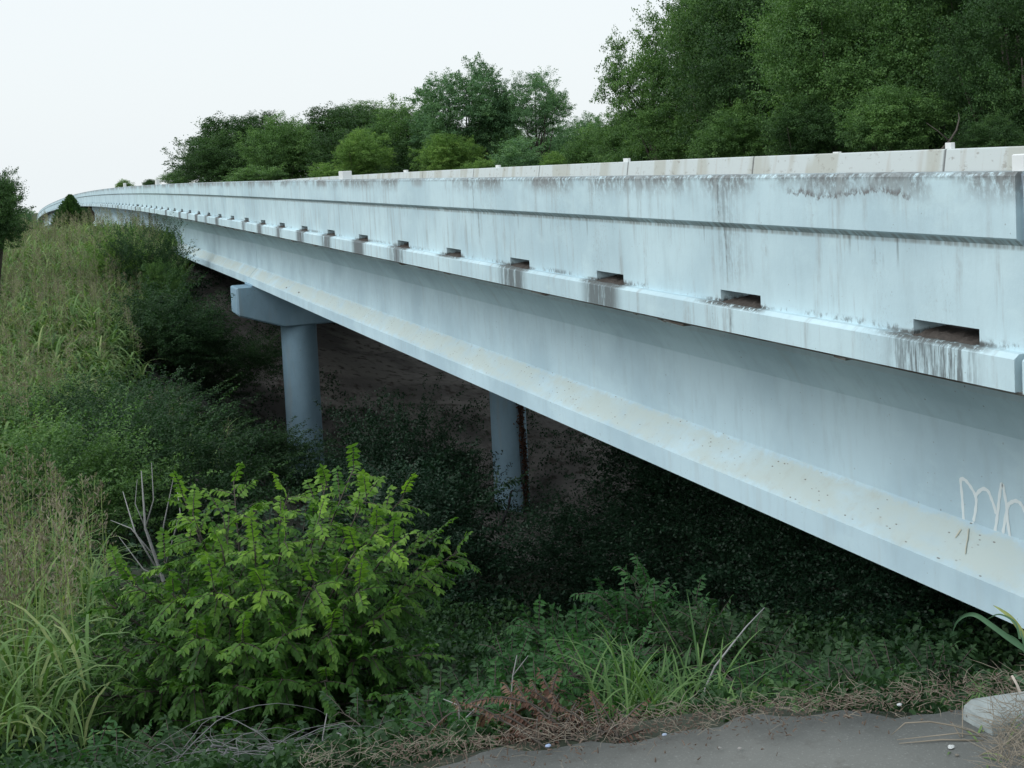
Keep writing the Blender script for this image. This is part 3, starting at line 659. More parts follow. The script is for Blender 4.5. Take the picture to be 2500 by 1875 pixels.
tree_px("rounded bushy tree at the foot of the tall airy end tree", 'dense1', L_TREE_M, 1650, 330, 110, 80, 54, seed=10, rot=3.9, group=GT)
tree_px("low bushy tree in shade at the far right above the barrier", 'dense3', L_TREE_D, 2420, 345, 90, 60, 30, seed=11, rot=5.5, group=GT)
tree_px("bushy tree at the left foot of the airy end tree, against the sky gap", 'dense2', L_TREE_M, 1530, 340, 90, 75, 62, seed=12, rot=1.9, group=GT)
tree_px("pale rounded tree in the low gap between the end tree and the small forked tree", 'dense1', L_TREE_G, 1440, 360, 85, 72, 85, seed=13, rot=5.0, group=GT)
tree_px("low hazy tree directly right of the small forked tree", 'dense3', L_TREE_G, 1365, 370, 75, 68, 100, seed=14, rot=2.9, group=GT)
tree_px("large rounded grey green tree standing highest in the middle of the skyline", 'round', L_TREE_G, 1135, 280, 122, 122, 88, seed=20, rot=.5, group=GT)
tree_px("airy tree with a thin visible trunk beside the large rounded tree", 'airy1', L_TREE_G, 1308, 268, 96, 96, 86, seed=21, rot=2.5, group=GT, limbs=12)
tree_px("dark airy tree at the left end of the skyline group", 'dense2', L_TREE_D, 575, 375, 140, 100, 118, seed=22, rot=1.2, group=GT)
tree_px("slim dark treetop sticking up at the left end of the skyline group", 'airy2', L_TREE_D, 640, 318, 62, 52, 117, seed=23, rot=.1, group=GT)
tree_px("mid green rounded tree standing in front of the dark airy left one", 'dense1', L_TREE_M, 685, 375, 90, 85, 105, seed=24, rot=2.0, group=GT)
tree_px("wide flat topped dark tree in the middle of the left group", 'dense2', L_TREE_D, 840, 335, 130, 85, 112, seed=25, rot=.7, group=GT)
tree_px("mossy dome topped tree behind the wide flat topped one", 'dense1', L_TREE_M, 895, 312, 100, 58, 116, seed=26, rot=4.0, group=GT)
tree_px("bushy tree with a spiky top left of the large rounded tree", 'dense3', L_TREE_M, 985, 350, 115, 95, 100, seed=27, rot=3.0, group=GT)
tree_px("yellow green bushy tree low in the middle of the left group", 'dense1', L_TREE_Y, 885, 385, 72, 62, 92, seed=28, rot=2.6, group=GT)
tree_px("yellow green tree left of and below the large rounded tree", 'dense2', L_TREE_Y, 1090, 385, 80, 65, 84, seed=29, rot=1.6, group=GT)
tree_px("pale green willow like bush under the airy forked tree", 'bush1', L_TREE_G, 1275, 395, 80, 52, 78, seed=30, rot=.3, group=GT, trunk_r=.06)
tree_px("bright yellow bush just above the barrier in the middle", 'bush2', L_TREE_Y, 1170, 412, 34, 22, 74, seed=31, rot=.9, group=GT, trunk_r=.06)
tree_px("small yellow green bush behind the barrier right of the bright yellow one", 'bush1', L_TREE_Y, 1345, 400, 36, 26, 74, seed=32, rot=2.9, group=GT, trunk_r=.06)
tree_px("dim tree filling the gap below the large rounded tree", 'dense3', L_TREE_M, 1210, 370, 110, 85, 100, seed=33, rot=4.9, group=GT)
tree_px("low green bush just over the parapet below the wide flat topped tree", 'bush1', L_TREE_Y, 790, 425, 45, 25, 80, seed=34, rot=3.9, group=GT, trunk_r=.06)
tree_px("long low green bush over the parapet at the left end of the group", 'bush2', L_TREE_M, 620, 435, 70, 28, 85, seed=35, rot=.2, group=GT, trunk_r=.06)
tree_px("rounded distant tree touching the left end of the skyline group", 'dense1', L_TREE_M, 440, 438, 50, 22, 150, seed=36, rot=1.2, group=GT)
tree_px("tiny distant tree over the parapet, second from the left on the skyline", 'dense2', L_TREE_D, 367, 450, 20, 14, 170, seed=37, rot=2.2, group=GT)
tree_px("tiny pale distant tree over the parapet, leftmost on the skyline", 'dense3', L_TREE_Y, 303, 452, 22, 13, 180, seed=38, rot=3.2, group=GT)
for i_, (px, py, rx, ry, dp, key, mt, lab) in enumerate([
 (530, 405, 100, 70, 112, 'dense3', L_TREE_D, "dark understorey tree low at the left end of the skyline group"),
 (715, 400, 110, 85, 108, 'dense1', L_TREE_M, "understorey tree low under the mid green rounded tree"),
 (850, 405, 120, 100, 104, 'dense2', L_TREE_D, "dark understorey tree under the wide flat topped one"),
 (1010, 400, 120, 95, 98, 'dense3', L_TREE_D, "dark understorey tree under the spiky topped bushy one"),
 (1190, 410, 120, 85, 94, 'dense1', L_TREE_M, "understorey tree low under the large rounded grey green one"),
 (1320, 410, 110, 80, 92, 'dense2', L_TREE_G, "understorey tree low under the small forked airy one"),
 (1440, 405, 100, 85, 76, 'dense3', L_TREE_M, "understorey tree low beneath the pale tree in the sky gap"),
 (1570, 410, 100, 110, 60, 'dense1', L_TREE_M, "understorey tree low beneath the woods' end tree"),
 (1720, 350, 130, 150, 58, 'dense2', L_TREE_D, "dark understorey tree low beneath the two airy treetops"),
 (1900, 380, 140, 120, 48, 'dense3', L_TREE_D, "dark understorey tree low beneath the dense dark tree"),
 (2080, 390, 140, 120, 44, 'dense1', L_TREE_D, "dark understorey tree low beneath the layered tree"),
 (2260, 400, 130, 110, 42, 'dense2', L_TREE_D, "dark understorey tree behind the thin bare branch"),
 (2440, 380, 130, 130, 40, 'dense3', L_TREE_D, "dark understorey tree low at the right edge behind the bushy one"),
 (1820, 150, 200, 240, 66, 'big2', L_TREE_D, "tall tree far back in the woods behind the airy treetops"),
 (2030, 80, 290, 300, 64, 'big1', L_TREE_D, "tall tree far back in the woods behind the layered crown"),
 (2290, 80, 310, 330, 60, 'big2', L_TREE_D, "tall tree far back in the woods behind the very tall dark one"),
 (2530, 80, 300, 330, 55, 'big1', L_TREE_D, "tall tree far back in the woods at the right edge")]):
    tree_px(lab, key, mt, px, py, rx, ry, dp, seed=200 + i_, rot=i_ * 1.7, group=GT)
# left side
tree_px("dark leafy tree cut by the left edge above the tall grass", 'dense2', L_TREE_D, -18, 520, 96, 118, 36, seed=40, rot=.8, trunk_r=.12)
tree_px("small dense tree low at the left edge behind the dark leafy one", 'dense2', L_TREE_D, -25, 520, 60, 60, 40, seed=41, rot=2.8, trunk_r=.1)
tree_px("distant bluish tree beside the far descending end of the bridge", 'dense1', L_TREE_G, 62, 535, 26, 24, 300, seed=42, rot=.8)
tree_px("low round bush between the left edge tree and the far bridge end", 'bush1', L_TREE_M, 75, 565, 40, 26, 60, seed=43, rot=1.8, trunk_r=.05)
# conical cedar in front of the far spans
def cedar(px, ytop, ybot, wpx, depth):
    k = depth / F_PX; t = P(px, ytop, depth); b = P(px, ybot, depth); h = t[2] - b[2]; r = wpx * k / 2
    bz = gz(b[0], b[1]); root = empty("cedar_tree", (b[0], b[1], bz)); tag(root, "small conical cedar growing against the far part of the bridge", "tree")
    g = np.random.default_rng(4); N = 15000; u = g.random(N) ** .75; z = (1 - u) * h; ang = g.random(N) * 6.283
    rr = r * (np.minimum(u * 1.5, 1) ** .75) * (1 + .28 * np.sin(ang * 3 + z * 2.1) + .2 * np.sin(ang * 7 + z * 5)) * g.uniform(.5, 1.15, N)
    c = np.stack([b[0] + rr * np.cos(ang), b[1] + rr * np.sin(ang), b[2] + z], 1); out = np.stack([np.cos(ang), np.sin(ang), np.full(N, .8)], 1)
    V, F = leaf_quads(c, out + g.normal(size=(N, 3)) * .4, g.normal(size=(N, 3)), .26, .09)
    mesh_np("crown", V, F, L_TREE_D, root, tint=np.clip(g.normal(.5, .2, N), 0, 1))
    mb = MB(); mb.tube([(b[0], b[1], bz), (b[0], b[1], b[2] + h * .95)], [.14, .02], 8); mb.build("trunk", M_BARK, root)
cedar(180, 476, 605, 78, 72)
tree_px("dark rounded tree touching the right side of the small conical cedar", 'dense2', L_TREE_D, 207, 545, 20, 42, 73, seed=44, rot=1.1, trunk_r=.08)
# bare pale branch in the dark woods
q = [P(2290, 375, 30), P(2318, 345, 30), P(2335, 318, 30.2), P(2342, 290, 30.4), P(2340, 275, 30.6)]
def woody(name, label, cat, polys, radii, mat, base=None, group=None, n=6):
    b = np.asarray(polys[0][0] if base is None else base, float); root = empty(name, tuple(b)); tag(root, label, cat, group)
    mb = MB()
    for p, r in zip(polys, radii): mb.tube(p, r, n)
    mb.build("twigs", mat, root, True); return root
bq = q[0].copy(); bz_ = gz(bq[0], bq[1]); 
woody("dead_branch", "thin bare branch rising in the dark woods above the barrier", "branch", [[np.array([bq[0], bq[1], bz_])] + q, [q[1], P(2290, 320, 30), P(2262, 300, 30)]], [[.10, .045, .035, .025, .015, .006], [.02, .012, .005]], M_BARK)
# ------------------------------------------------------------------ undergrowth on the creek banks
def on_ground(px, depth):
    p = P(px, 900, depth); return p[0], p[1]
def gshrub(px, depth, w, h, key, mat, label, seed, name="shrub", group="shrubs on the creek banks", **kw):
    x, y = on_ground(px, depth); z = gz(x, y)
    return plant(name, label, "shrub", key, mat, (x, y, z + h * .42), (w / 2, w / 2, h * .62), group=group, rot=seed * 1.3, trunk_r=.04, limbs=6, seed=seed, **kw)
gshrub(368, 42.5, 3.0, 2.7, 'wild1', L_SHRUB, "dark shrub spilling over the grassy hill against the underside of the bridge", 51)
gshrub(418, 41.5, 2.1, 2.5, 'airy1', L_TREE_M, "light leafed shrub whose twigs overlap the girder at the top of the grassy hill", 52)
gshrub(310, 43.0, 2.4, 2.3, 'wild2', L_TREE_Y, "bright sprouting shrub at the crest of the grassy hill in front of the girder", 53)
gshrub(380, 35, 3.6, 2.2, 'wild2', L_SHRUB, "wide dark shrub on the hillside below the crest shrubs", 54)
gshrub(470, 36, 3.6, 2.2, 'wild1', L_SHRUB, "shaded shrub left of the end of the pier cap", 55)
gshrub(560, 38, 4.0, 1.6, 'wild1', L_SHRUB, "shaded shrub behind the upper part of the first column", 56)
gshrub(430, 28, 3.4, 1.5, 'wild2', L_SHRUB, "dark shrub halfway down the slope left of the first column", 57)
gshrub(590, 27, 3.2, 1.1, 'wild2', L_SHRUB, "dark shrub just left of the foot of the first column", 58)
gshrub(760, 31, 3.0, .9, 'wild1', L_VINE_SHADED, "low shrub wrapping the foot of the first column", 59)
gshrub(250, 22, 3.2, 1.8, 'wild1', L_SHRUB, "spreading dark shrub in the hollow behind the seeding grass", 60)
gshrub(40, 22, 2.4, 1.5, 'wild1', L_TREE_M, "mid green shrub at the left edge below the grassy hill", 61)
gshrub(400, 19, 3.0, 2.0, 'wild2', L_SHRUB, "dark shrub in the hollow behind the bare twigs", 62)
gshrub(130, 17, 2.8, 1.8, 'wild2', L_TREE_M, "fresh green shrub behind the seeding grass at the left", 63)
gshrub(950, 24, 3.4, 2.6, 'wild1', L_VINE_SHADED, "bluish leafed shrub between the two columns", 64)
gshrub(1050, 26, 2.4, 2.0, 'wild2', L_VINE_SHADED, "bluish leafed shrub touching the second column from the left", 65)
gshrub(1050, 17, 3.0, 1.8, 'wild2', L_VINE_SHADED, "dark shrub behind the right arm of the bright bush", 66)
gshrub(1440, 20, 3.6, 1.6, 'wild1', L_VINE_SHADED, "deeply shaded shrub right of the second column", 67)
gshrub(1650, 24, 5.0, 3.0, 'wild2', L_VINE_SHADED, "deeply shaded shrub under the middle of the girder", 68)
gshrub(1900, 17, 4.0, 2.2, 'wild1', L_VINE_SHADED, "shaded shrub under the near half of the girder", 69)
gshrub(2150, 13, 3.2, 1.8, 'wild1', L_VINE_SHADED, "shaded shrub below the nearest part of the girder", 70)
gshrub(2350, 10.5, 2.4, 1.2, 'wild2', L_VINE_SHADED, "shaded low shrub near the right end under the girder", 71)
gshrub(1620, 35, 4.4, 3.2, 'wild1', L_VINE_SHADED, "dark thicket shrub on the far bank right of the second column", 72)
gshrub(1800, 36, 7.0, 5.0, 'wild1', L_VINE_SHADED, "tall dark thicket shrub beyond the bridge seen beneath the deck", 73)
gshrub(2200, 30, 7.0, 5.0, 'wild2', L_VINE_SHADED, "dark thicket shrub beyond the bridge at the right under the girder", 74)
gshrub(2500, 25, 6.0, 4.5, 'wild1', L_VINE_SHADED, "dark thicket shrub beyond the bridge at the right edge", 75)
gshrub(1330, 52, 5.0, 3.0, 'wild2', L_VINE_SHADED, "dark shrub on the far bank behind the second column", 76)
# vine leaves covering the banks (stuff)
def cover(name, seed, nm, ok, lsize, per, rad, hgt, mat, label, xr, yr, fold=False):
    g = np.random.default_rng(seed); x = g.uniform(*xr, nm * 4); y = g.uniform(*yr, nm * 4)
    k = ok(x, y); x, y = x[k][:nm], y[k][:nm]; z = ground(x, y); N = len(x)
    r = g.uniform(*rad, N); hh = g.uniform(*hgt, N); kk = np.repeat(np.arange(N), per); M = len(kk)
    d = g.normal(size=(M, 3)); d /= np.linalg.norm(d, axis=1, keepdims=True); d[:, 2] = np.abs(d[:, 2])
    q = g.uniform(.6, 1.05, M)[:, None]
    c = np.stack([x[kk], y[kk], z[kk]], 1) + d * q * np.stack([r[kk], r[kk], hh[kk]], 1)
    fn = leaf_shape if fold else leaf_quads
    V, F = fn(c, g.normal(size=(M, 3)) + np.array([0, 0, -.3]), g.normal(size=(M, 3)) * .5 + d + np.array([0, 0, .5]), lsize * g.uniform(.6, 1.3, M), lsize * g.uniform(.55, .95, M))
    t = np.clip((g.normal(.42, .17, N))[kk] + g.normal(0, .12, M), 0, 1)
    if fold: t = np.repeat(t, 2)
    return tag(mesh_np(name, V, F, mat, tint=t), label, None, None, 'stuff')
def blob(x, y, cx, cy, r): return (x - cx) ** 2 + (y - cy) ** 2 < r * r
sx, sy = P(950, 900, 47)[:2]; sx2, sy2 = P(1040, 1150, 37)[:2]; sx3, sy3 = P(1330, 1300, 30)[:2]
def notbare(x, y):
    und = (x > 4.8) & (x < 18) & (y > 6)
    g = np.random.default_rng(1); keep = g.random(len(x)) < .75
    return (edge_s(x, y) > .35) & (~blob(x, y, sx, sy, 4.0)) & (~blob(x, y, sx2, sy2, 2.0)) & (~blob(x, y, sx3, sy3, 2.0)) & (~und | keep)
def depthof(x, y): return (np.stack([x, y, ground(x, y)], 1) @ FW)
cover("ground_cover", 21, 4300, lambda x, y: notbare(x, y) & (depthof(x, y) > 15), .085, 70, (.3, .9), (.15, .6), L_VINE_SHADED, "dark vines and creepers covering the shaded creek banks", (-14, 34), (8, 62))
cover("ground_cover", 22, 1500, lambda x, y: (edge_s(x, y) > 2.2) & (depthof(x, y) > 6) & (depthof(x, y) < 15.5), .06, 80, (.2, .55), (.1, .38), L_SHRUB, "leafy creepers on the near slope above the creek", (-7, 18), (2, 20), True)
cover("ground_cover", 23, 1700, lambda x, y: (edge_s(x, y) > .16 + .1 * (edge_t(x, y) > 0)) & (edge_s(x, y) < 2.6) & (edge_t(x, y) > -5), .030, 60, (.06, .16), (.03, .12), L_SHRUB, "small leafed weeds creeping along the road edge", (-6, 12), (-2, 9), True)
# tall seeding grass (stuff)
def grass(name, seed, n, ok, xr, yr, hgt, nb_, pan, label, wid=.018, K=5, blade=(.5, .9), tilt=.25):
    g = np.random.default_rng(seed); x = g.uniform(*xr, n * 6); y = g.uniform(*yr, n * 6); k = ok(x, y); x, y = x[k][:n], y[k][:n]; z = ground(x, y); N = len(x)
    hs = g.uniform(*hgt, N); az0 = g.uniform(0, 6.283, N)
    kk = np.repeat(np.arange(N), nb_); M = len(kk)
    t0 = g.uniform(.05, .8, M); start = np.stack([x[kk], y[kk], z[kk] + hs[kk] * t0 * .8], 1) + g.normal(0, .04, (M, 3)) * np.array([1, 1, 0])
    az = g.uniform(0, 6.283, M); L = g.uniform(*blade, M); el = g.uniform(.9, 1.4, M); cv = g.uniform(.9, 2.3, M)
    dirh = np.stack([np.cos(az), np.sin(az), np.zeros(M)], 1); side = np.stack([-np.sin(az), np.cos(az), np.zeros(M)], 1)
    P_ = [start]; a = el.copy()
    for s in range(K):
        P_.append(P_[-1] + (dirh * np.cos(a)[:, None] + np.array([0, 0, 1.0]) * np.sin(a)[:, None]) * (L / K)[:, None]); a = a - cv / K * 1.35
    ws = [.55, 1, .95, .75, .45, .06][:K + 1]
    V = np.stack([q for s in range(K + 1) for q in (P_[s] - side * wid * ws[s] * .7, P_[s] + side * wid * ws[s] * .7)], 1).reshape(-1, 3)
    base = (np.arange(M) * 2 * (K + 1))[:, None, None]; q = np.arange(K)[None, :, None] * 2
    F = (base + q + np.array([0, 1, 3, 2])[None, None, :]).reshape(-1, 4)
    tb = np.clip(g.normal(.45, .2, M), 0, 1); tb = np.where(g.random(M) < .06, .98, tb)
    Vs, Fs, ts, mi = [V], [F], [np.repeat(tb, K)], [np.zeros(M * K, int)]; off = len(V)
    # stalks + panicles
    m_ = g.random(N) < pan; xs, ys, zs, hh = x[m_], y[m_], z[m_], hs[m_]; n2 = len(xs)
    if n2:
        ln = g.normal(0, tilt, (n2, 2)) * .35; topp = np.stack([xs + ln[:, 0], ys + ln[:, 1], zs + hh * 1.28], 1); bot = np.stack([xs, ys, zs], 1)
        sd_ = np.stack([np.full(n2, .004), np.zeros(n2), np.zeros(n2)], 1) @ np.eye(3); sd_ = sd_ * 1.2
        cr = np.array([RT[0], RT[1], 0]) * .005
        Vq = np.stack([bot - cr, bot + cr, topp + cr * .5, topp - cr * .5], 1).reshape(-1, 3); Vs.append(Vq); Fs.append(np.arange(n2*4).reshape(-1, 4) + off); ts.append(np.full(n2, .8)); mi.append(np.zeros(n2, int)); off += len(Vq)
        per = 70; k2 = np.repeat(np.arange(n2), per); M2 = len(k2); u = g.random(M2); ax = (topp - bot)[k2]; ax /= np.linalg.norm(ax, axis=1, keepdims=True)
        Lp = .42; rad = .11 * np.sin(np.pi * np.clip(u * .9 + .1, 0, 1)) * g.uniform(.2, 1.2, M2); an = g.random(M2) * 6.283
        o = np.stack([np.cos(an), np.sin(an), np.zeros(M2)], 1)
        c = topp[k2] - ax * ((1 - u) * Lp)[:, None] + o * rad[:, None]
        Vq, Fq = leaf_quads(c, o * .7 + np.array([0, 0, 1.0]) + g.normal(size=(M2, 3)) * .3, g.normal(size=(M2, 3)), .055 * g.uniform(.5, 1.3, M2), .013)
        Vs.append(Vq); Fs.append(Fq + off); ts.append(np.clip(g.normal(.5, .2, n2)[k2] + g.normal(0, .15, M2), 0, 1)); mi.append(np.ones(M2, int)); off += len(Vq)
    return tag(mesh_np(name, np.concatenate(Vs), np.concatenate(Fs), None, tint=np.concatenate(ts), mats=[L_GRASS, L_PAN], midx=np.concatenate(mi)), label, None, None, 'stuff')
def img(x, y, z=None):
    z = ground(x, y) if z is None else z; p = np.stack([x, y, z], 1); d = p @ FW; return PX0 + F_PX * (p @ RT) / d, PY0 - F_PX * (p @ UP) / d, d
def hill_ok(x, y):
    g = np.random.default_rng(9); u, v, d = img(x, y)
    lim = 400 - np.clip((v - 720) * .5, 0, 400) + g.normal(0, 30, len(x))
    return (u < lim) & (u > -150) & (d > 20) & (d < 60)
grass("tall_grass", 31, 6600, hill_ok, (-20, 8), (20, 62), (1.0, 1.7), 10, .26, "tall seeding grass covering the sunlit hillside left of the bridge", wid=.036, K=5, blade=(.55, 1.1))
def near_ok(x, y):
    g = np.random.default_rng(10); u, v, d = img(x, y)
    return (u < 235 + g.normal(0, 45, len(x))) & (u > -400) & (d > 7.2) & (d < 14)
grass("tall_grass", 32, 420, near_ok, (-9, 3), (5, 16), (1.0, 1.45), 12, .7, "seeding grass with long arching blades at the lower left edge", wid=.016, K=5, blade=(.45, .85))
def mid_ok(x, y):
    u, v, d = img(x, y); return (u < 560) & (u > 330) & (d > 25) & (d < 31)
grass("tall_grass", 33, 150, mid_ok, (-8, 6), (20, 36), (.8, 1.2), 9, .3, "patch of grass among the dark shrubs halfway down the slope", wid=.02, K=5)
# ------------------------------------------------------------------ leafy fronds (compound leaves)
def frond_arrays(bases, dirs, Ls, npair, leafL, droop, g, leafW=.42, hang=.55):
    """returns V,F,idx for leaflets, plus list of rachis polylines"""
    Vs = []; rach = []; ids = []
    up = np.array([0, 0, 1.0])
    for i, (b, d, L) in enumerate(zip(bases, dirs, Ls)):
        d = d / np.linalg.norm(d); pts = [b.copy()]; dd = d.copy(); n = npair + 2
        for k in range(n):
            dd = dd + np.array([0, 0, -droop / n]); dd /= np.linalg.norm(dd); pts.append(pts[-1] + dd * L / n)
        pts = np.array(pts); rach.append(pts[::2] if len(pts) > 6 else pts)
        tw = g.normal(0, .25)
        for k in range(2, len(pts)):
            ax = pts[k] - pts[k-1]; ax /= np.linalg.norm(ax); sd = np.cross(ax, up); sd /= np.linalg.norm(sd) + 1e-6; nn = np.cross(sd, ax)
            sd2 = sd * math.cos(tw) + nn * math.sin(tw)
            f = 1 - .35 * abs(k / len(pts) - .45)
            ends = (1, -1, 0) if k == len(pts) - 1 else (1, -1)
            for s in ends:
                ld = (sd2 * s * .9 + ax * .55 - up * (hang + g.normal(0, .15))) if s else ax - up * .2
                ld = ld + g.normal(0, .20, 3); ld /= np.linalg.norm(ld); l = leafL * f * g.uniform(.8, 1.15); w = l * leafW * .5
                wn = np.cross(ld, nn + g.normal(0, .15, 3)); wn /= np.linalg.norm(wn) + 1e-6; up2 = np.cross(wn, ld); up2 = up2 if up2[2] > 0 else -up2
                b0 = pts[k]; curl = -up * l * .10
                Vs.append(np.array([b0, b0 + ld*l*.30 + wn*w + up2*w*.35, b0 + ld*l*.68 + wn*w*.75 + up2*w*.25 + curl*.4, b0 + ld*l + curl, b0 + ld*l*.68 - wn*w*.75 + up2*w*.25 + curl*.4, b0 + ld*l*.30 - wn*w + up2*w*.35, b0 + ld*l*.5 + curl*.2])); ids.append(i)
    V = np.concatenate(Vs); n = len(ids); o = (np.arange(n) * 7)[:, None, None]
    F = (o + np.array([[0, 6, 2, 1], [6, 3, 2, 2], [0, 5, 4, 6], [6, 4, 3, 3]])[None]).reshape(-1, 4)
    Fq = (o + np.array([[0, 6, 2, 1], [0, 5, 4, 6]])[None]).reshape(-1, 4); Ft_ = (o + np.array([[6, 3, 2], [6, 4, 3]])[None]).reshape(-1, 3)
    return V, Fq, Ft_, np.array(ids), rach
def outv(p, base):
    v = (p - base) * np.array([1, 1, 0]); return v / (np.linalg.norm(v) + .15)
def leafy_plant(name, label, base, tips, mat, g, per=9, frondL=.42, npair=6, leafL=.09, droop=.5, start=.35, bright=None, group=None, cat="shrub", stem_r=.016, leafW=.42, hang=.55, stem_mat=None, frname="foliage", outk=1.0, spray=0.0):
    base = np.asarray(base, float); root = empty(name, tuple(base)); tag(root, label, cat, group)
    B, D, L, T = [], [], [], []; mb = MB()
    for j, tp in enumerate(tips):
        tp = np.asarray(tp, float); h = tp - base; mid = base + h * .5 + np.array([0, 0, .16 * np.linalg.norm(h[:2]) + .05]) + g.normal(0, .05, 3)
        s0 = base + g.normal(0, .06, 3) * np.array([1, 1, 0]); pts = [s0 * (1-t)**2 + 2*mid*t*(1-t) + tp*t*t for t in np.linspace(0, 1, 9)]
        mb.tube(pts, [stem_r * (1 - .8 * i / 8) for i in range(9)], 5)
        for k in range(per):
            t = start + (1 - start) * (k + g.random()) / per; t = min(t, .995); p = s0 * (1-t)**2 + 2*mid*t*(1-t) + tp*t*t; tan = (2*(1-t)*(mid-s0) + 2*t*(tp-mid)); tan /= np.linalg.norm(tan)
            an = k * 2.4 + g.uniform(-.5, .5); o = np.cross(tan, [0, 0, 1]); o /= np.linalg.norm(o) + 1e-6; o2 = np.cross(o, tan)
            d = (o * math.cos(an) + o2 * math.sin(an)) * outk + tan * (.55 + .9 * t) * (1 - .45 * spray) + np.array([0, 0, .35 - .25 * spray]) + spray * .75 * outv(p, base)
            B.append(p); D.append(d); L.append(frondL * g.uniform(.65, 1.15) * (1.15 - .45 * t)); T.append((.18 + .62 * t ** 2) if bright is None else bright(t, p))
    V, Fq, Ft_, ids, rach = frond_arrays(B, D, L, npair, leafL, droop, g, leafW, hang)
    T = np.array(T) + g.normal(0, .08, len(T)); t1 = np.clip(T[ids] + g.normal(0, .07, len(ids)), 0, 1)
    mesh_np(frname, V, [Fq, Ft_], mat, root, tint=np.concatenate([np.repeat(t1, 2), np.repeat(t1, 2)]))
    for r in rach: mb.tube(list(r), [.0035] * (len(r) - 1) + [.0012], 3, False)
    mb.build("stem", stem_mat or M_BARK, root, True)
    return root
# the big bright bush in the foreground
g = np.random.default_rng(42)
bx, by = P(640, 1800, 9.2)[:2]; bbase = np.array([bx, by, gz(bx, by)])
tips = [(445, 1185, 9.4), (470, 1230, 8.8), (570, 1150, 9.5), (545, 1240, 8.6), (620, 1215, 9.2), (705, 1180, 9.0), (800, 1150, 9.4), (865, 1120, 9.2), (900, 1180, 8.8), (985, 1190, 9.3), (925, 1260, 8.7), (780, 1240, 8.5),
 (1120, 1345, 9.2), (1060, 1310, 9.4), (1040, 1390, 8.6), (960, 1330, 8.4), (1000, 1450, 8.5), (870, 1340, 8.3), (940, 1500, 8.2), (700, 1300, 8.4), (620, 1330, 8.2), (540, 1330, 8.3), (460, 1310, 8.9),
 (400, 1370, 8.8), (285, 1395, 9.0), (330, 1430, 8.6), (260, 1470, 8.9), (420, 1450, 8.1), (520, 1430, 8.0), (640, 1430, 7.9), (770, 1420, 8.0), (880, 1430, 8.1), (230, 1600, 8.6), (300, 1580, 8.3), (380, 1570, 8.0),
 (480, 1550, 7.8), (590, 1560, 7.7), (700, 1540, 7.8), (810, 1540, 7.9), (920, 1600, 8.0), (1030, 1600, 8.2), (340, 1690, 8.1), (450, 1680, 7.8), (570, 1680, 7.7), (690, 1660, 7.7), (800, 1660, 7.8), (910, 1710, 7.9), (1010, 1720, 8.0), (260, 1740, 8.2), (620, 1400, 10.2), (800, 1380, 10.4), (500, 1400, 10.2), (950, 1380, 10.3), (350, 1500, 10.0), (1000, 1520, 9.6), (700, 1500, 9.8), (150, 1760, 8.6), (175, 1640, 8.9), (215, 1700, 8.3), (300, 1830, 8.0), (430, 1790, 7.8), (560, 1790, 7.6), (700, 1780, 7.7), (200, 1540, 9.2), (1060, 1680, 8.4)]
tw = [P(a_, b_ + (22 if b_ < 1300 else 0), c_) for a_, b_, c_ in tips]
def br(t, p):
    u = PX0 + F_PX * (p @ RT) / (p @ FW); return .14 + .62 * t ** 1.6 * np.clip((p[2] + 4.1) / 1.5, .2, 1)  # stem ends paler as new growth; low leaves darkened to imitate shade
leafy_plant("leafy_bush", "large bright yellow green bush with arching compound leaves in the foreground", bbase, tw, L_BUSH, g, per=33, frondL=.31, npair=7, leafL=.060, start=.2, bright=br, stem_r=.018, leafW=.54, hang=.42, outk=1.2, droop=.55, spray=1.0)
# smaller leafy plants along the road edge
def edgepl(px, depth, hpx, spread, n, label, mat, seed, leafL=.045, frondL=.22, per=8, name="sapling", base_t=.35, **kw):
    g = np.random.default_rng(seed); x, y = P(px, 1600, depth)[:2]; b = np.array([x, y, gz(x, y)]); k = depth / F_PX
    tips = [b + RT * (g.uniform(-1, 1) * spread * k) + np.array([0, 0, hpx * k * g.uniform(.35, 1)]) + hz * g.uniform(-.35, .35) for _ in range(n)]
    kw.setdefault('bright', lambda t, p: base_t + .25 * t)
    return leafy_plant(name, label, b, tips, mat, g, per=per, frondL=frondL, leafL=leafL, start=.2, group="leafy saplings along the road edge", cat="sapling", stem_r=.008, **kw)
edgepl(1250, 6.6, 170, 100, 12, "bright leafy sapling left of the brown dead fronds", L_SAP, 1, leafL=.05)
edgepl(1440, 5.2, 190, 90, 14, "bright leafy sapling right above the brown dead fronds", L_SAP, 2, leafL=.038, frondL=.17)
edgepl(1400, 8.5, 210, 170, 26, "taller sapling with pale sprays behind the edge plants in the middle", L_SAP, 3, leafL=.06, frondL=.3, base_t=.2)
edgepl(1600, 8.8, 240, 150, 26, "tallest sapling against the dark hollow below the girder", L_SAP, 4, leafL=.06, frondL=.3, base_t=.22)
edgepl(1750, 8.0, 170, 170, 24, "dim sapling right of the tallest one in the dark hollow", L_SHRUB, 5, leafL=.06, frondL=.3)
edgepl(1880, 5.6, 140, 130, 14, "low leafy sapling right of the grass clump", L_SAP, 6, leafL=.04, frondL=.18, base_t=.15)
edgepl(2100, 5.4, 100, 130, 12, "low dim sapling between the leaning stick and the concrete block", L_SHRUB, 7, leafL=.04, frondL=.18)
edgepl(1130, 7.2, 150, 140, 14, "leafy sapling low at the foot of the bright bush on its right", L_SHRUB, 8, leafL=.055, frondL=.25)
edgepl(950, 6.2, 90, 160, 14, "dark leafy sapling in the shade under the bright bush", L_SHRUB, 9, leafL=.05, frondL=.22)
edgepl(1080, 5.2, 70, 110, 12, "bright low sapling at the pavement edge right of the dead twigs", L_SAP, 10, leafL=.04, frondL=.16)
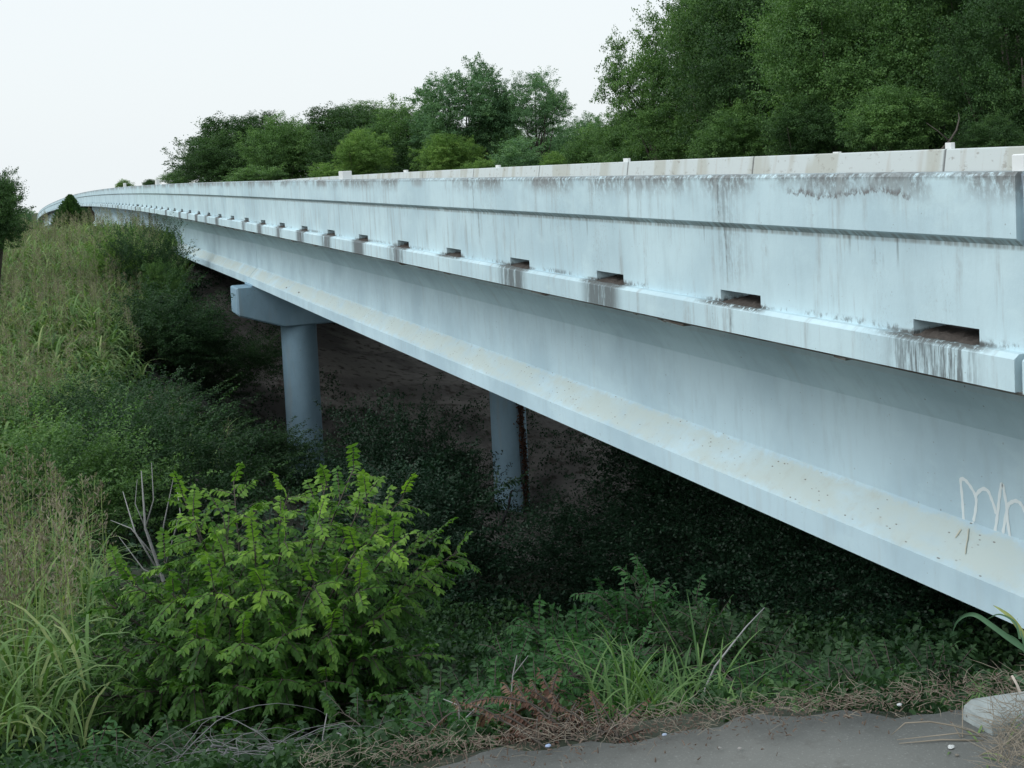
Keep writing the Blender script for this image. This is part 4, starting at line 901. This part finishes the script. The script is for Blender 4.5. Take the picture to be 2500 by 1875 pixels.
edgepl(480, 6.4, 100, 200, 16, "dark leafy sapling at the bottom behind the dead twigs", L_SHRUB, 11, leafL=.05, frondL=.22)
edgepl(180, 6.6, 90, 160, 14, "low leafy sapling at the lower left below the arching grass", L_SAP, 12, leafL=.05, frondL=.22)
edgepl(2240, 7.5, 110, 140, 12, "dim sapling in the deep shade left of the right edge grass", L_SHRUB, 13, leafL=.05, frondL=.25)
edgepl(740, 15.5, 250, 240, 18, "dark blue green sapling between the bright bush and the first column", L_VINE_SHADED, 14, leafL=.10, frondL=.5, hang=.4)
edgepl(1000, 19, 330, 260, 18, "drooping blue green sapling left of the second column", L_VINE_SHADED, 15, leafL=.12, frondL=.55, hang=.6)
edgepl(1500, 6.9, 210, 130, 20, "leafy sapling between the grass clump and the taller saplings behind", L_SAP, 16, leafL=.05, frondL=.24)
edgepl(1300, 7.6, 190, 120, 20, "leafy sapling in the shade left of the tallest saplings", L_SAP, 17, leafL=.05, frondL=.24, base_t=.2)
edgepl(1980, 6.6, 150, 150, 20, "dim leafy sapling behind the low ones right of the leaning stick", L_SHRUB, 18, leafL=.05, frondL=.22)
# brown dead fronds
def dead(px0, py0, px1, py1, depth, n, seed, label):
    g = np.random.default_rng(seed); b = P(px0, py0, depth); t = P(px1, py1, depth + .25)
    tips = [t + g.normal(0, .07, 3) for _ in range(n)]
    return leafy_plant("dead_frond", label, b, tips, L_DEAD, g, per=5, frondL=.15, npair=9, leafL=.024, start=.1, bright=lambda t, p: .35 + .4 * t, cat="dead branch", stem_r=.004, leafW=.34, hang=.8, frname="withered_leaves", group="withered brown fronds on the road edge")
dead(1450, 1812, 1330, 1735, 4.2, 7, 1, "reddish brown withered frond standing up at the road edge")
dead(1420, 1838, 1230, 1822, 3.8, 14, 2, "reddish brown withered frond lying along the pavement edge")
dead(1520, 1822, 1370, 1838, 3.8, 9, 3, "crumpled brown frond beside the blue scrap on the pavement edge")
# grass clump on the road edge and the blades at the right edge
def blades(name, label, base, n, L, wid, seed, mat=None, az=None, el=(1.0, 1.5), spread=.08, K=9, tint=(.45, .15), cv=(1.0, 2.4), cat="grass"):
    g = np.random.default_rng(seed); base = np.asarray(base, float); root = empty(name, tuple(base)); tag(root, label, cat)
    V, F, T = [], [], []
    for i in range(n):
        p = base + np.array([g.normal() * spread, g.normal() * spread, 0]); a = g.uniform(0, 6.283) if az is None else g.normal(*az); e = g.uniform(*el); c_ = g.uniform(*cv); l = g.uniform(*L)
        dh = np.array([math.cos(a), math.sin(a), 0]); sd = np.array([-math.sin(a), math.cos(a), 0]); o = len(V); tt_ = np.clip(g.normal(*tint), 0, 1)
        for s in range(K + 1):
            w = wid * (math.sin(math.pi * (0.12 + .88 * s / K)) ** .6 if s < K else .03) * .5
            V += [p - sd * w, p + np.array([0, 0, -w * .3]), p + sd * w]
            if s < K:
                for q in (0, 1): F.append((o + s*3 + q, o + s*3 + q + 1, o + s*3 + q + 4, o + s*3 + q + 3)); T.append(tt_)
            p = p + (dh * math.cos(e) + np.array([0, 0, math.sin(e)])) * l / K; e -= c_ / K
    mesh_np("blades", np.array(V), np.array(F), mat or L_GRASS, root, tint=T, smooth=True); return root
def gpt(px, depth): x, y = P(px, 1700, depth)[:2]; return (x, y, gz(x, y))
blades("grass_clump", "clump of long green grass blades standing on the road edge in the middle", gpt(1590, 4.7), 130, (.22, .55), .0085, 5, spread=.12, tint=(.22, .14), cv=(.5, 1.9))
blades("grass_clump", "smaller grass tuft right of the long clump on the road edge", gpt(1740, 4.5), 60, (.12, .28), .007, 6, spread=.14, tint=(.3, .14))
blades("grass_clump", "short green tuft beside the concrete block", gpt(2385, 3.85), 30, (.06, .16), .006, 7, spread=.05, tint=(.35, .14))
blades("grass_clump", "short grass growing over the concrete block at the right edge", gpt(2455, 3.5), 36, (.08, .2), .007, 8, spread=.06, tint=(.5, .2))
# long blades entering at the right edge
def blade_path(mb, pts, wid):
    pts = [np.asarray(p, float) for p in pts]; n = len(pts)
    def cr(t):
        i = min(int(t * (n - 1)), n - 2); f = t * (n - 1) - i; p0, p1, p2, p3 = pts[max(i-1, 0)], pts[i], pts[i+1], pts[min(i+2, n-1)]
        return .5 * ((2*p1) + (-p0+p2)*f + (2*p0-5*p1+4*p2-p3)*f*f + (-p0+3*p1-3*p2+p3)*f**3)
    S = 22; o = len(mb.v)
    for k in range(S + 1):
        t = k / S; p = cr(t); q = cr(min(t + .02, 1)) - cr(max(t - .02, 0)); q /= np.linalg.norm(q) + 1e-9; s = np.cross(q, FW); s /= np.linalg.norm(s); w = wid * (1 - t ** 2.2) * .5 + .0006
        mb.v += [tuple(p - s*w), tuple(p + FW * w * .5), tuple(p + s*w)]
        if k < S:
            for r in (0, 1): mb.f.append((o + k*3 + r, o + k*3 + r + 1, o + k*3 + r + 4, o + k*3 + r + 3)); mb.m.append(mb.cm)
M_BLADE = flat("grass_blade", (.07, .15, .08), .5, .3, 20); M_BLADEY = flat("grass_blade_yellow", (.25, .30, .10), .5, .4, 30)
rb = gpt(2540, 3.9); root = empty("tall_grass_plant", rb); tag(root, "long single grass stalk with arching blades over the girder at the right edge", "grass")
D_ = 3.9
for nm, pts, w, mt in (("blade", [(2530, 1600), (2480, 1570), (2425, 1530), (2385, 1503), (2358, 1502), (2335, 1520), (2325, 1548)], .017, M_BLADE), ("blade", [(2520, 1600), (2495, 1545), (2470, 1510), (2445, 1490), (2425, 1478)], .016, M_BLADEY), ("blade", [(2490, 1560), (2478, 1520), (2440, 1500), (2410, 1512)], .006, M_BLADE), ("blade", [(2540, 1640), (2502, 1590), (2478, 1560), (2440, 1540)], .012, M_BLADE), ("blade", [(2530, 1690), (2500, 1665), (2480, 1650), (2475, 1640)], .014, M_BLADE)):
    mb = MB(); blade_path(mb, [P(a, b, D_ + .02 * i) for i, (a, b) in enumerate(pts)], w); mb.build(nm, mt, root, True)
mb = MB(); mb.tube([rb, P(2532, 1690, D_), P(2515, 1600, D_), P(2500, 1570, D_), P(2492, 1540, D_)], [.006, .006, .005, .004, .002], 6); mb.build("stalk", M_BLADE, root, True)
# concrete block at the right edge
c0 = onZ(2425, 1797, NEAR_Z); d1 = onZ(2560, 1776, NEAR_Z) - c0; d1 /= np.linalg.norm(d1); d2 = np.array([-d1[1], d1[0], 0]); 
if d2 @ FW < 0: d2 = -d2
def cb(a, b, h): return tuple(c0 + d1 * a + d2 * b + np.array([0, 0, h]))
mb = MB()
HB = .056
mb.loft([[cb(0, 0, -.03), cb(.9, 0, -.03), cb(.9, 0.14, -.03), cb(-.02, 0.14, -.03)], [cb(-.005, 0, HB*.6), cb(.9, 0, HB*.6), cb(.9, .14, HB*.6), cb(-.01, .135, HB*.6)], [cb(.012, .012, HB*.93), cb(.9, .012, HB), cb(.9, .13, HB), cb(.01, .125, HB)], [cb(.04, .04, HB), cb(.88, .03, HB*1.06), cb(.88, .11, HB*1.08), cb(.04, .10, HB*1.05)]], True, True)
kb = mb.build("concrete_block", flat("pale_broken_concrete", (.30, .34, .34), .9, .5, 14, .9)); tag(kb, "pale broken concrete block half buried in dry grass at the right edge", "concrete block")
# ------------------------------------------------------------------ sticks, straw, litter
def straw(name, label, seed, n, place, L, rad, mat, zup=(.0, .05), mx_tilt=.25):
    g = np.random.default_rng(seed); mb = MB()
    for i in range(n):
        x, y = place(g); z = max(gz(x, y), -9) ; 
        if edge_s(x, y) < .12: z = NEAR_Z + .004
        a = g.uniform(0, 6.283); l = g.uniform(*L); e = abs(g.normal(0, mx_tilt)); d = np.array([math.cos(a) * math.cos(e), math.sin(a) * math.cos(e), math.sin(e)])
        b = np.array([x, y, z + g.uniform(*zup)]); side = np.array([-d[1], d[0], 0]) * l * g.normal(0, .12)
        mb.tube([b, b + d*l*.5 + side + np.array([0, 0, l*.06]), b + d*l], [g.uniform(*rad)] * 2 + [rad[0]*.5], 3, False)
    return tag(mb.build(name, mat), label, None, None, 'stuff')
def pl_edge(t0, t1, s0, s1):
    def f(g):
        t = g.uniform(t0, t1); s = g.normal((s0+s1)/2, (s1-s0)/2); return EA[0] + ed[0]*t + en[0]*s, EA[1] + ed[1]*t + en[1]*s
    return f
Lr = float(edge_t(EB[0], EB[1])); print("edge len", Lr)
straw("dry_straw", "dry straw and dead stems scattered along the pavement edge", 1, 950, pl_edge(-.5, Lr + .4, -.015, .12), (.015, .10), (.0004, .0010), M_STRAW)
straw("dry_straw", "pale dry straw heaped around the concrete block", 2, 420, lambda g: tuple(P(g.uniform(2420, 2570), 1800, g.uniform(3.25, 3.65))[:2]), (.03, .14), (.0005, .0012), M_STRAW, (.0, .10), .5)
straw("dry_leaves", "fine brown leaf litter along the pavement edge", 3, 1600, pl_edge(-.25, Lr, -.03, .14), (.006, .022), (.001, .003), flat("litter_brown", (.13, .10, .08), .95, .5, 30), (.0, .03), .6)
# dead twig pile at the bottom
g = np.random.default_rng(12); polys, rads = [], []
pc = gpt(640, 4.9)
for i in range(120):
    px = g.uniform(400, 960); b = P(px, g.uniform(1850, 1905), g.uniform(4.4, 5.3)); a = g.normal(0, .7) if g.random() < .6 else g.normal(3.1, .7)
    L_ = g.uniform(.12, .75) * (1.0 if px < 800 else .65); rise = abs(g.normal(.05, .045)) * L_ * 3; d = R0 * math.cos(a) + hz * math.sin(a) * .5; sd_ = np.cross(d, zz); w1, w2 = g.normal(0, .06, 2)
    pp = [b + d * L_ * t + zz * rise * math.sin(math.pi * min(1, t * g.uniform(.85, 1.0))) * (1 - .3*t) + sd_ * L_ * (w1 * math.sin(t * 4) + w2 * math.sin(t * 9)) for t in np.linspace(0, 1, 9)]
    r = g.uniform(.0009, .0026); polys.append(pp); rads.append([r * (1 - .8 * t) for t in np.linspace(0, 1, 9)])
for a_, b_, c_, r in (((460, 1880), (520, 1820), (555, 1826), .007), ((500, 1880), (545, 1850), (556, 1825), .006), ((560, 1825), (620, 1835), (700, 1870), .004), ((900, 1800), (925, 1830), (930, 1870), .004), ((820, 1790), (870, 1810), (935, 1855), .005)):
    polys.append([P(*a_, 4.7), P(*b_, 4.7), P(*c_, 4.75)]); rads.append([r, r * .9, r * .6])
woody("twig_pile", "tangled pile of grey dead twigs at the bottom beneath the bright bush", "twigs", polys, rads, flat("dim_twig", (.17, .175, .18), .9, .3, 20), base=pc)
def sticks(name, label, px, depth, polys_px, rads, mat=M_TWIG, cat="dead twig", grp=None):
    b = gpt(px, depth); first = [np.asarray(b)]; polys = []
    for q in polys_px: polys.append([P(a, c_, depth + dz) for a, c_, dz in q])
    polys[0] = first + polys[0]; rads[0] = [rads[0][0]] + rads[0]
    return woody(name, label, cat, polys, rads, mat, base=b)
sticks("bare_sapling", "bare grey twiggy sapling leaning left behind the bright bush", 400, 13.5, [[(400, 1420, 0), (355, 1290, 0), (345, 1150, 0)], [(395, 1410, 0), (330, 1300, 0), (300, 1200, .3)], [(385, 1390, 0), (400, 1280, 0), (425, 1160, -.2)], [(370, 1350, 0), (320, 1290, .1), (270, 1270, .2)], [(355, 1290, 0), (375, 1220, 0), (370, 1130, 0)], [(395, 1410, 0), (350, 1390, .1), (290, 1310, .1)], [(360, 1300, 0), (330, 1230, .1), (335, 1170, .1)], [(405, 1380, 0), (440, 1250, 0), (430, 1180, 0)]],
 [[.022, .014, .005], [.014, .01, .004], [.012, .008, .003], [.01, .007, .003], [.01, .006, .003], [.01, .007, .003], [.007, .005, .002], [.01, .007, .003]])
sticks("leaning_stick", "long pale stick leaning right out of the grass clump", 1700, 5.0, [[(1722, 1680, 0), (1745, 1628, 0), (1790, 1570, .1), (1822, 1530, .2), (1866, 1484, .3)]], [[.0045, .004, .0035, .003, .002]], cat="stick")
sticks("dry_weed", "thin bare upright stem at the pavement edge beside the left sapling", 1246, 5.2, [[(1245, 1740, 0), (1252, 1650, 0), (1262, 1600, 0)], [(1252, 1650, 0), (1290, 1600, 0)]], [[.004, .003, .002], [.003, .001]], cat="stick")
sticks("dry_weed", "thin bare upright stem in the dark gap under the bright bush", 790, 5.2, [[(786, 1850, 0), (788, 1800, 0), (798, 1742, 0)]], [[.004, .003, .002]], cat="stick")
sticks("dry_weed", "thin forked stem rising left of the brown dead fronds", 1130, 5.0, [[(1060, 1840, 0), (1110, 1780, 0), (1172, 1718, .1)], [(1083, 1707, .1), (1120, 1722, 0), (1122, 1770, 0)]], [[.004, .003, .002], [.002, .003, .003]], cat="stick")
sticks("broken_stake", "dark thin broken stake leaning on the foot of the second column", 1240, 34.2, [[(1241, 1240, 0), (1248, 1200, 0), (1253, 1197, 0)], [(1252, 1199, 0), (1285, 1198, .5)]], [[.04, .03, .03], [.015, .012]], flat("dark_wood", (.03, .03, .035), .8), cat="stake")
sticks("bent_stalk", "pale bent dry stalk standing at the right edge above the concrete block", 2500, 3.75, [[(2505, 1700, 0), (2492, 1695, 0), (2483, 1672, 0), (2471, 1650, 0)]], [[.005, .005, .004, .004]], flat("pale_stalk", (.55, .48, .42), .8), cat="dry stalk")
b1 = onZ(2180, 1795, NEAR_Z)
woody("straw_bunch", "long pale dry stems arching over the pavement left of the concrete block", "dry stems", [[onZ(2400, 1795, NEAR_Z + .006), P(2330, 1772, 3.6), P(2270, 1762, 3.6), P(2210, 1765, 3.6), onZ(2175, 1795, NEAR_Z + .004)], [onZ(2410, 1800, NEAR_Z + .006), P(2340, 1790, 3.5), onZ(2190, 1806, NEAR_Z + .006)], [onZ(2400, 1808, NEAR_Z + .005), onZ(2300, 1806, NEAR_Z + .008), onZ(2195, 1815, NEAR_Z + .005)], [onZ(2345, 1800, NEAR_Z + .005), P(2325, 1765, 3.62)], [onZ(2350, 1800, NEAR_Z + .005), P(2350, 1712, 3.7)], [onZ(2500, 1795, NEAR_Z + .02), onZ(2450, 1815, NEAR_Z + .01), onZ(2390, 1845, NEAR_Z + .005)], [onZ(2510, 1815, NEAR_Z + .02), onZ(2400, 1838, NEAR_Z + .005)]],
 [[.002, .0025, .0025, .002, .001], [.002, .002, .001], [.003, .0025, .001], [.002, .001], [.0018, .001], [.002, .002, .001], [.002, .001]], M_STRAW, base=b1)
# vine on the second column
g = np.random.default_rng(17); yc_ = Y_J
N = 1700; h = g.random(N); ang = math.radians(-70) + .10 * np.sin(h * 12) + g.normal(0, .13 + .1 * (h > .7), N) + .35 * (1 - h) * 0
zc_ = TOP - drop(Y_J) + GB - 1.3; zg = gz(XC2, Y_J)
vdir = math.atan2(-Y_J, -XC2)             # towards the viewer
ang = vdir + .92 + g.normal(0, .13, N) - .12 * (1 - h) + .12 * np.sin(h * 9)
c = np.stack([XC2 + .58 * np.cos(ang), yc_ + .58 * np.sin(ang), zg + (zc_ - zg) * h], 1); nrm = np.stack([np.cos(ang), np.sin(ang), np.full(N, .3)], 1)
vroot = empty("climbing_vine", (XC2 + .6 * math.cos(vdir + .6), yc_ + .6 * math.sin(vdir + .6), zg)); tag(vroot, "dried reddish brown creeper climbing the right side of the second column", "vine")
V, F = leaf_quads(c + nrm * .01, g.normal(size=(N, 3)), nrm + g.normal(size=(N, 3)) * .4, .085, .055); mesh_np("leaves", V, F, L_DEAD, vroot, tint=np.clip(g.normal(.35, .2, N), 0, 1))
mb = MB()
for k in range(5):
    a0 = vdir + .62 + .09 * k; mb.tube([(XC2 + .56 * math.cos(a0 + .06 * math.sin(j * 1.7 + k)), yc_ + .56 * math.sin(a0 + .06 * math.sin(j * 1.7 + k)), zg + (zc_ - zg) * j / 9 * (1 - .12 * k)) for j in range(10)], .012, 4)
mb.build("stem", M_BARK, vroot, True)
# litter scraps and pebbles
g = np.random.default_rng(19)
def scrap(name, label, cat, px, py, col, r, seed):
    g = np.random.default_rng(seed); p = onZ(px, py, NEAR_Z + .006); mb = MB(); n = 9
    rings = []
    for zf, rf in ((0, .7), (.35, 1), (.75, .8), (1, .35)):
        rings.append([(p[0] + r * rf * math.cos(6.283*j/n) * g.uniform(.7, 1.2), p[1] + r * .7 * rf * math.sin(6.283*j/n) * g.uniform(.7, 1.2), p[2] + r * zf * g.uniform(.5, .8)) for j in range(n)])
    mb.loft(rings, True, True); tag(mb.build(name, flat(name + "_mat", col, .6, .2, 60)), label, cat)
scrap("plastic_scrap", "crumpled pale blue plastic scrap by the brown dead fronds", "litter", 1338, 1823, (.35, .45, .65), .011, 1)
scrap("plastic_scrap", "crumpled pale blue scrap on the pavement edge below the grass clump", "litter", 1622, 1795, (.40, .48, .62), .009, 2)
scrap("paper_scrap", "white paper scrap on the pavement left of the concrete block", "litter", 2322, 1826, (.6, .63, .63), .012, 3)
scrap("pebble", "rounded pebble on the pavement, left one of the pair", "pebble", 1757, 1827, (.28, .28, .27), .006, 4)
scrap("pebble", "rounded pebble on the pavement, right one of the pair", "pebble", 1806, 1828, (.27, .26, .25), .007, 5)
scrap("pebble", "brownish pebble right of the white paper scrap", "pebble", 2336, 1845, (.22, .20, .17), .007, 6)
scrap("plastic_scrap", "small white scrap on the far side of the pavement edge straw", "litter", 2195, 1722, (.55, .58, .60), .010, 7)
